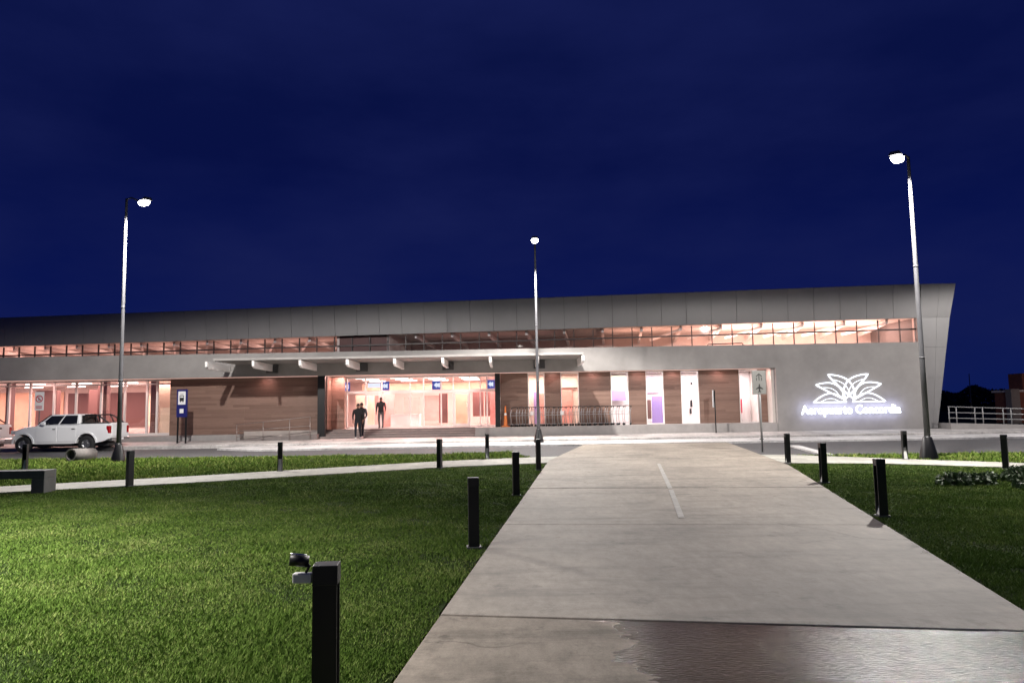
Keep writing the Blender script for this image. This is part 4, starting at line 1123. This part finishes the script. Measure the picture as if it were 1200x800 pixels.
# low plants in the bed on the right lawn
pl0 = None
r5 = random.Random(11)
for i in range(16):
    x, y = 9.0 + r5.uniform(-.6, 3.4), 0
    y = 13.2 + (x - 8.4) * .55 + r5.uniform(-.2, 1.6)
    if pl0 is None:
        t = pl0 = thing('bedding_plant', 'low dark leafy plant in the bed on the right lawn', 'plant', (x, y, 0), 0, 'low plants in the bed on the right lawn')
        def dome(r, n):
            u = r.normal(size=(n, 3)); u /= np.linalg.norm(u, axis=1)[:, None]; u[:, 2] = np.abs(u[:, 2])
            return u * r.uniform(.5, 1, (n, 1)) * np.array([.38, .38, .30])
        V, Fq = leaf_cloud(420, dome, .05, 9)
        mb = MB(); mb.v = [tuple(p) for p in V]; mb.f = Fq; mb.sm = [False] * len(Fq)
        mb.build('foliage', M['plantleaf'], t, recalc=False)
        st = MB()
        for k_ in range(7): st.tube([(0, 0, -.02), (math.cos(k_) * .2, math.sin(k_) * .2, .2)], .008, 5)
        st.build('stem', M['bark'], t)
    else:
        c_ = again(pl0, pl0['label'], (x, y, 0), r5.uniform(0, 6)); k_ = r5.uniform(.6, 1.2); c_.scale = (k_, k_, k_ * r5.uniform(.7, 1.3))

# ------------------------------------------------------------ grass blades
def inside(poly, x, y):
    r = np.zeros(len(x), bool); n = len(poly)
    for i in range(n):
        x0, y0 = poly[i]; x1, y1 = poly[(i + 1) % n]
        if y0 == y1: continue
        c_ = ((y0 > y) != (y1 > y)) & (x < (x1 - x0) * (y - y0) / (y1 - y0) + x0)
        r ^= c_
    return r
def grass(name, polys, mt, n, dmin, dmax, h, w, seed, label, power=1.):
    r = np.random.RandomState(seed)
    # sample distance so that the density falls with distance
    u = r.uniform(0, 1, n)
    d = dmin * (dmax / dmin) ** (u ** power)
    x = r.uniform(-.78, .78, n) * d + r.uniform(-1.2, 1.2, n)
    keep = np.zeros(n, bool)
    jx, jd = x + r.normal(0, .045, n) + .08 * np.sin(d * 5.3) * np.sin(d * 2.1 + 1), d + r.normal(0, .03, n)
    for p in polys: keep |= inside(p, jx, jd)
    bare = np.sin(x * 1.9 + 2 * np.sin(d * .8)) * np.sin(d * 2.3 + 1.7 * np.sin(x * .9)) + .5 * np.sin(x * 5.1 + d * 3.7)
    keep &= ~((bare > .95) & (r.uniform(0, 1, n) < .55))
    x, y = x[keep], d[keep]; n = len(x)
    sc = np.clip(y / 9., .75, 1.7)
    clump = .75 + .45 * np.sin(x * 2.1 + np.sin(y * 1.7) * 2) * np.sin(y * 2.6 + x * .7) + .2 * np.sin(x * 7.3) * np.sin(y * 6.1)
    hh = h * r.uniform(.45, 1.25, n) * np.clip(clump, .55, 1.3)
    ww = w * sc * r.uniform(.7, 1.3, n)
    a = r.uniform(0, 2 * PI, n)
    la = r.uniform(0, 2 * PI, n); lb = hh * r.uniform(.3, 1.5, n)
    V = np.zeros((n, 3, 3), np.float32)
    V[:, 0] = np.stack([x - np.cos(a) * ww, y - np.sin(a) * ww, np.full(n, -.016)], 1)
    V[:, 1] = np.stack([x + np.cos(a) * ww, y + np.sin(a) * ww, np.full(n, -.016)], 1)
    V[:, 2] = np.stack([x + np.cos(la) * lb, y + np.sin(la) * lb, hh - .01], 1)
    me = bpy.data.meshes.new(name)
    me.vertices.add(3 * n); me.loops.add(3 * n); me.polygons.add(n)
    me.vertices.foreach_set('co', V.reshape(-1)); me.loops.foreach_set('vertex_index', np.arange(3 * n, dtype=np.int32))
    me.polygons.foreach_set('loop_start', np.arange(0, 3 * n, 3, dtype=np.int32))
    me.update(calc_edges=True)
    at = me.attributes.new('hue', 'FLOAT', 'POINT')
    at.data.foreach_set('value', np.repeat(r.uniform(0, 1, n), 3).astype(np.float32))
    me.materials.append(mt)
    o = bpy.data.objects.new(name, me); C.objects.link(o)
    return tag(o, label, 'grass', kind='stuff')
grass('grass', [LAWN_L, LAWN_R], M['blades'], 1000000, 3.0, 23., .029, .0050, 1, 'short mown lawn grass on both sides of the path', .92)
grass('clover', [LAWN_L, LAWN_R], M['blades2'], 60000, 3.0, 14., .022, .011, 4, 'small broad clover leaves among the mown grass', .95)
grass('grass', [STRIP_L, STRIP_R], M['blades2'], 170000, 15., 31., .085, .008, 2, 'brighter tufted grass strip between footpath and road', 1.)
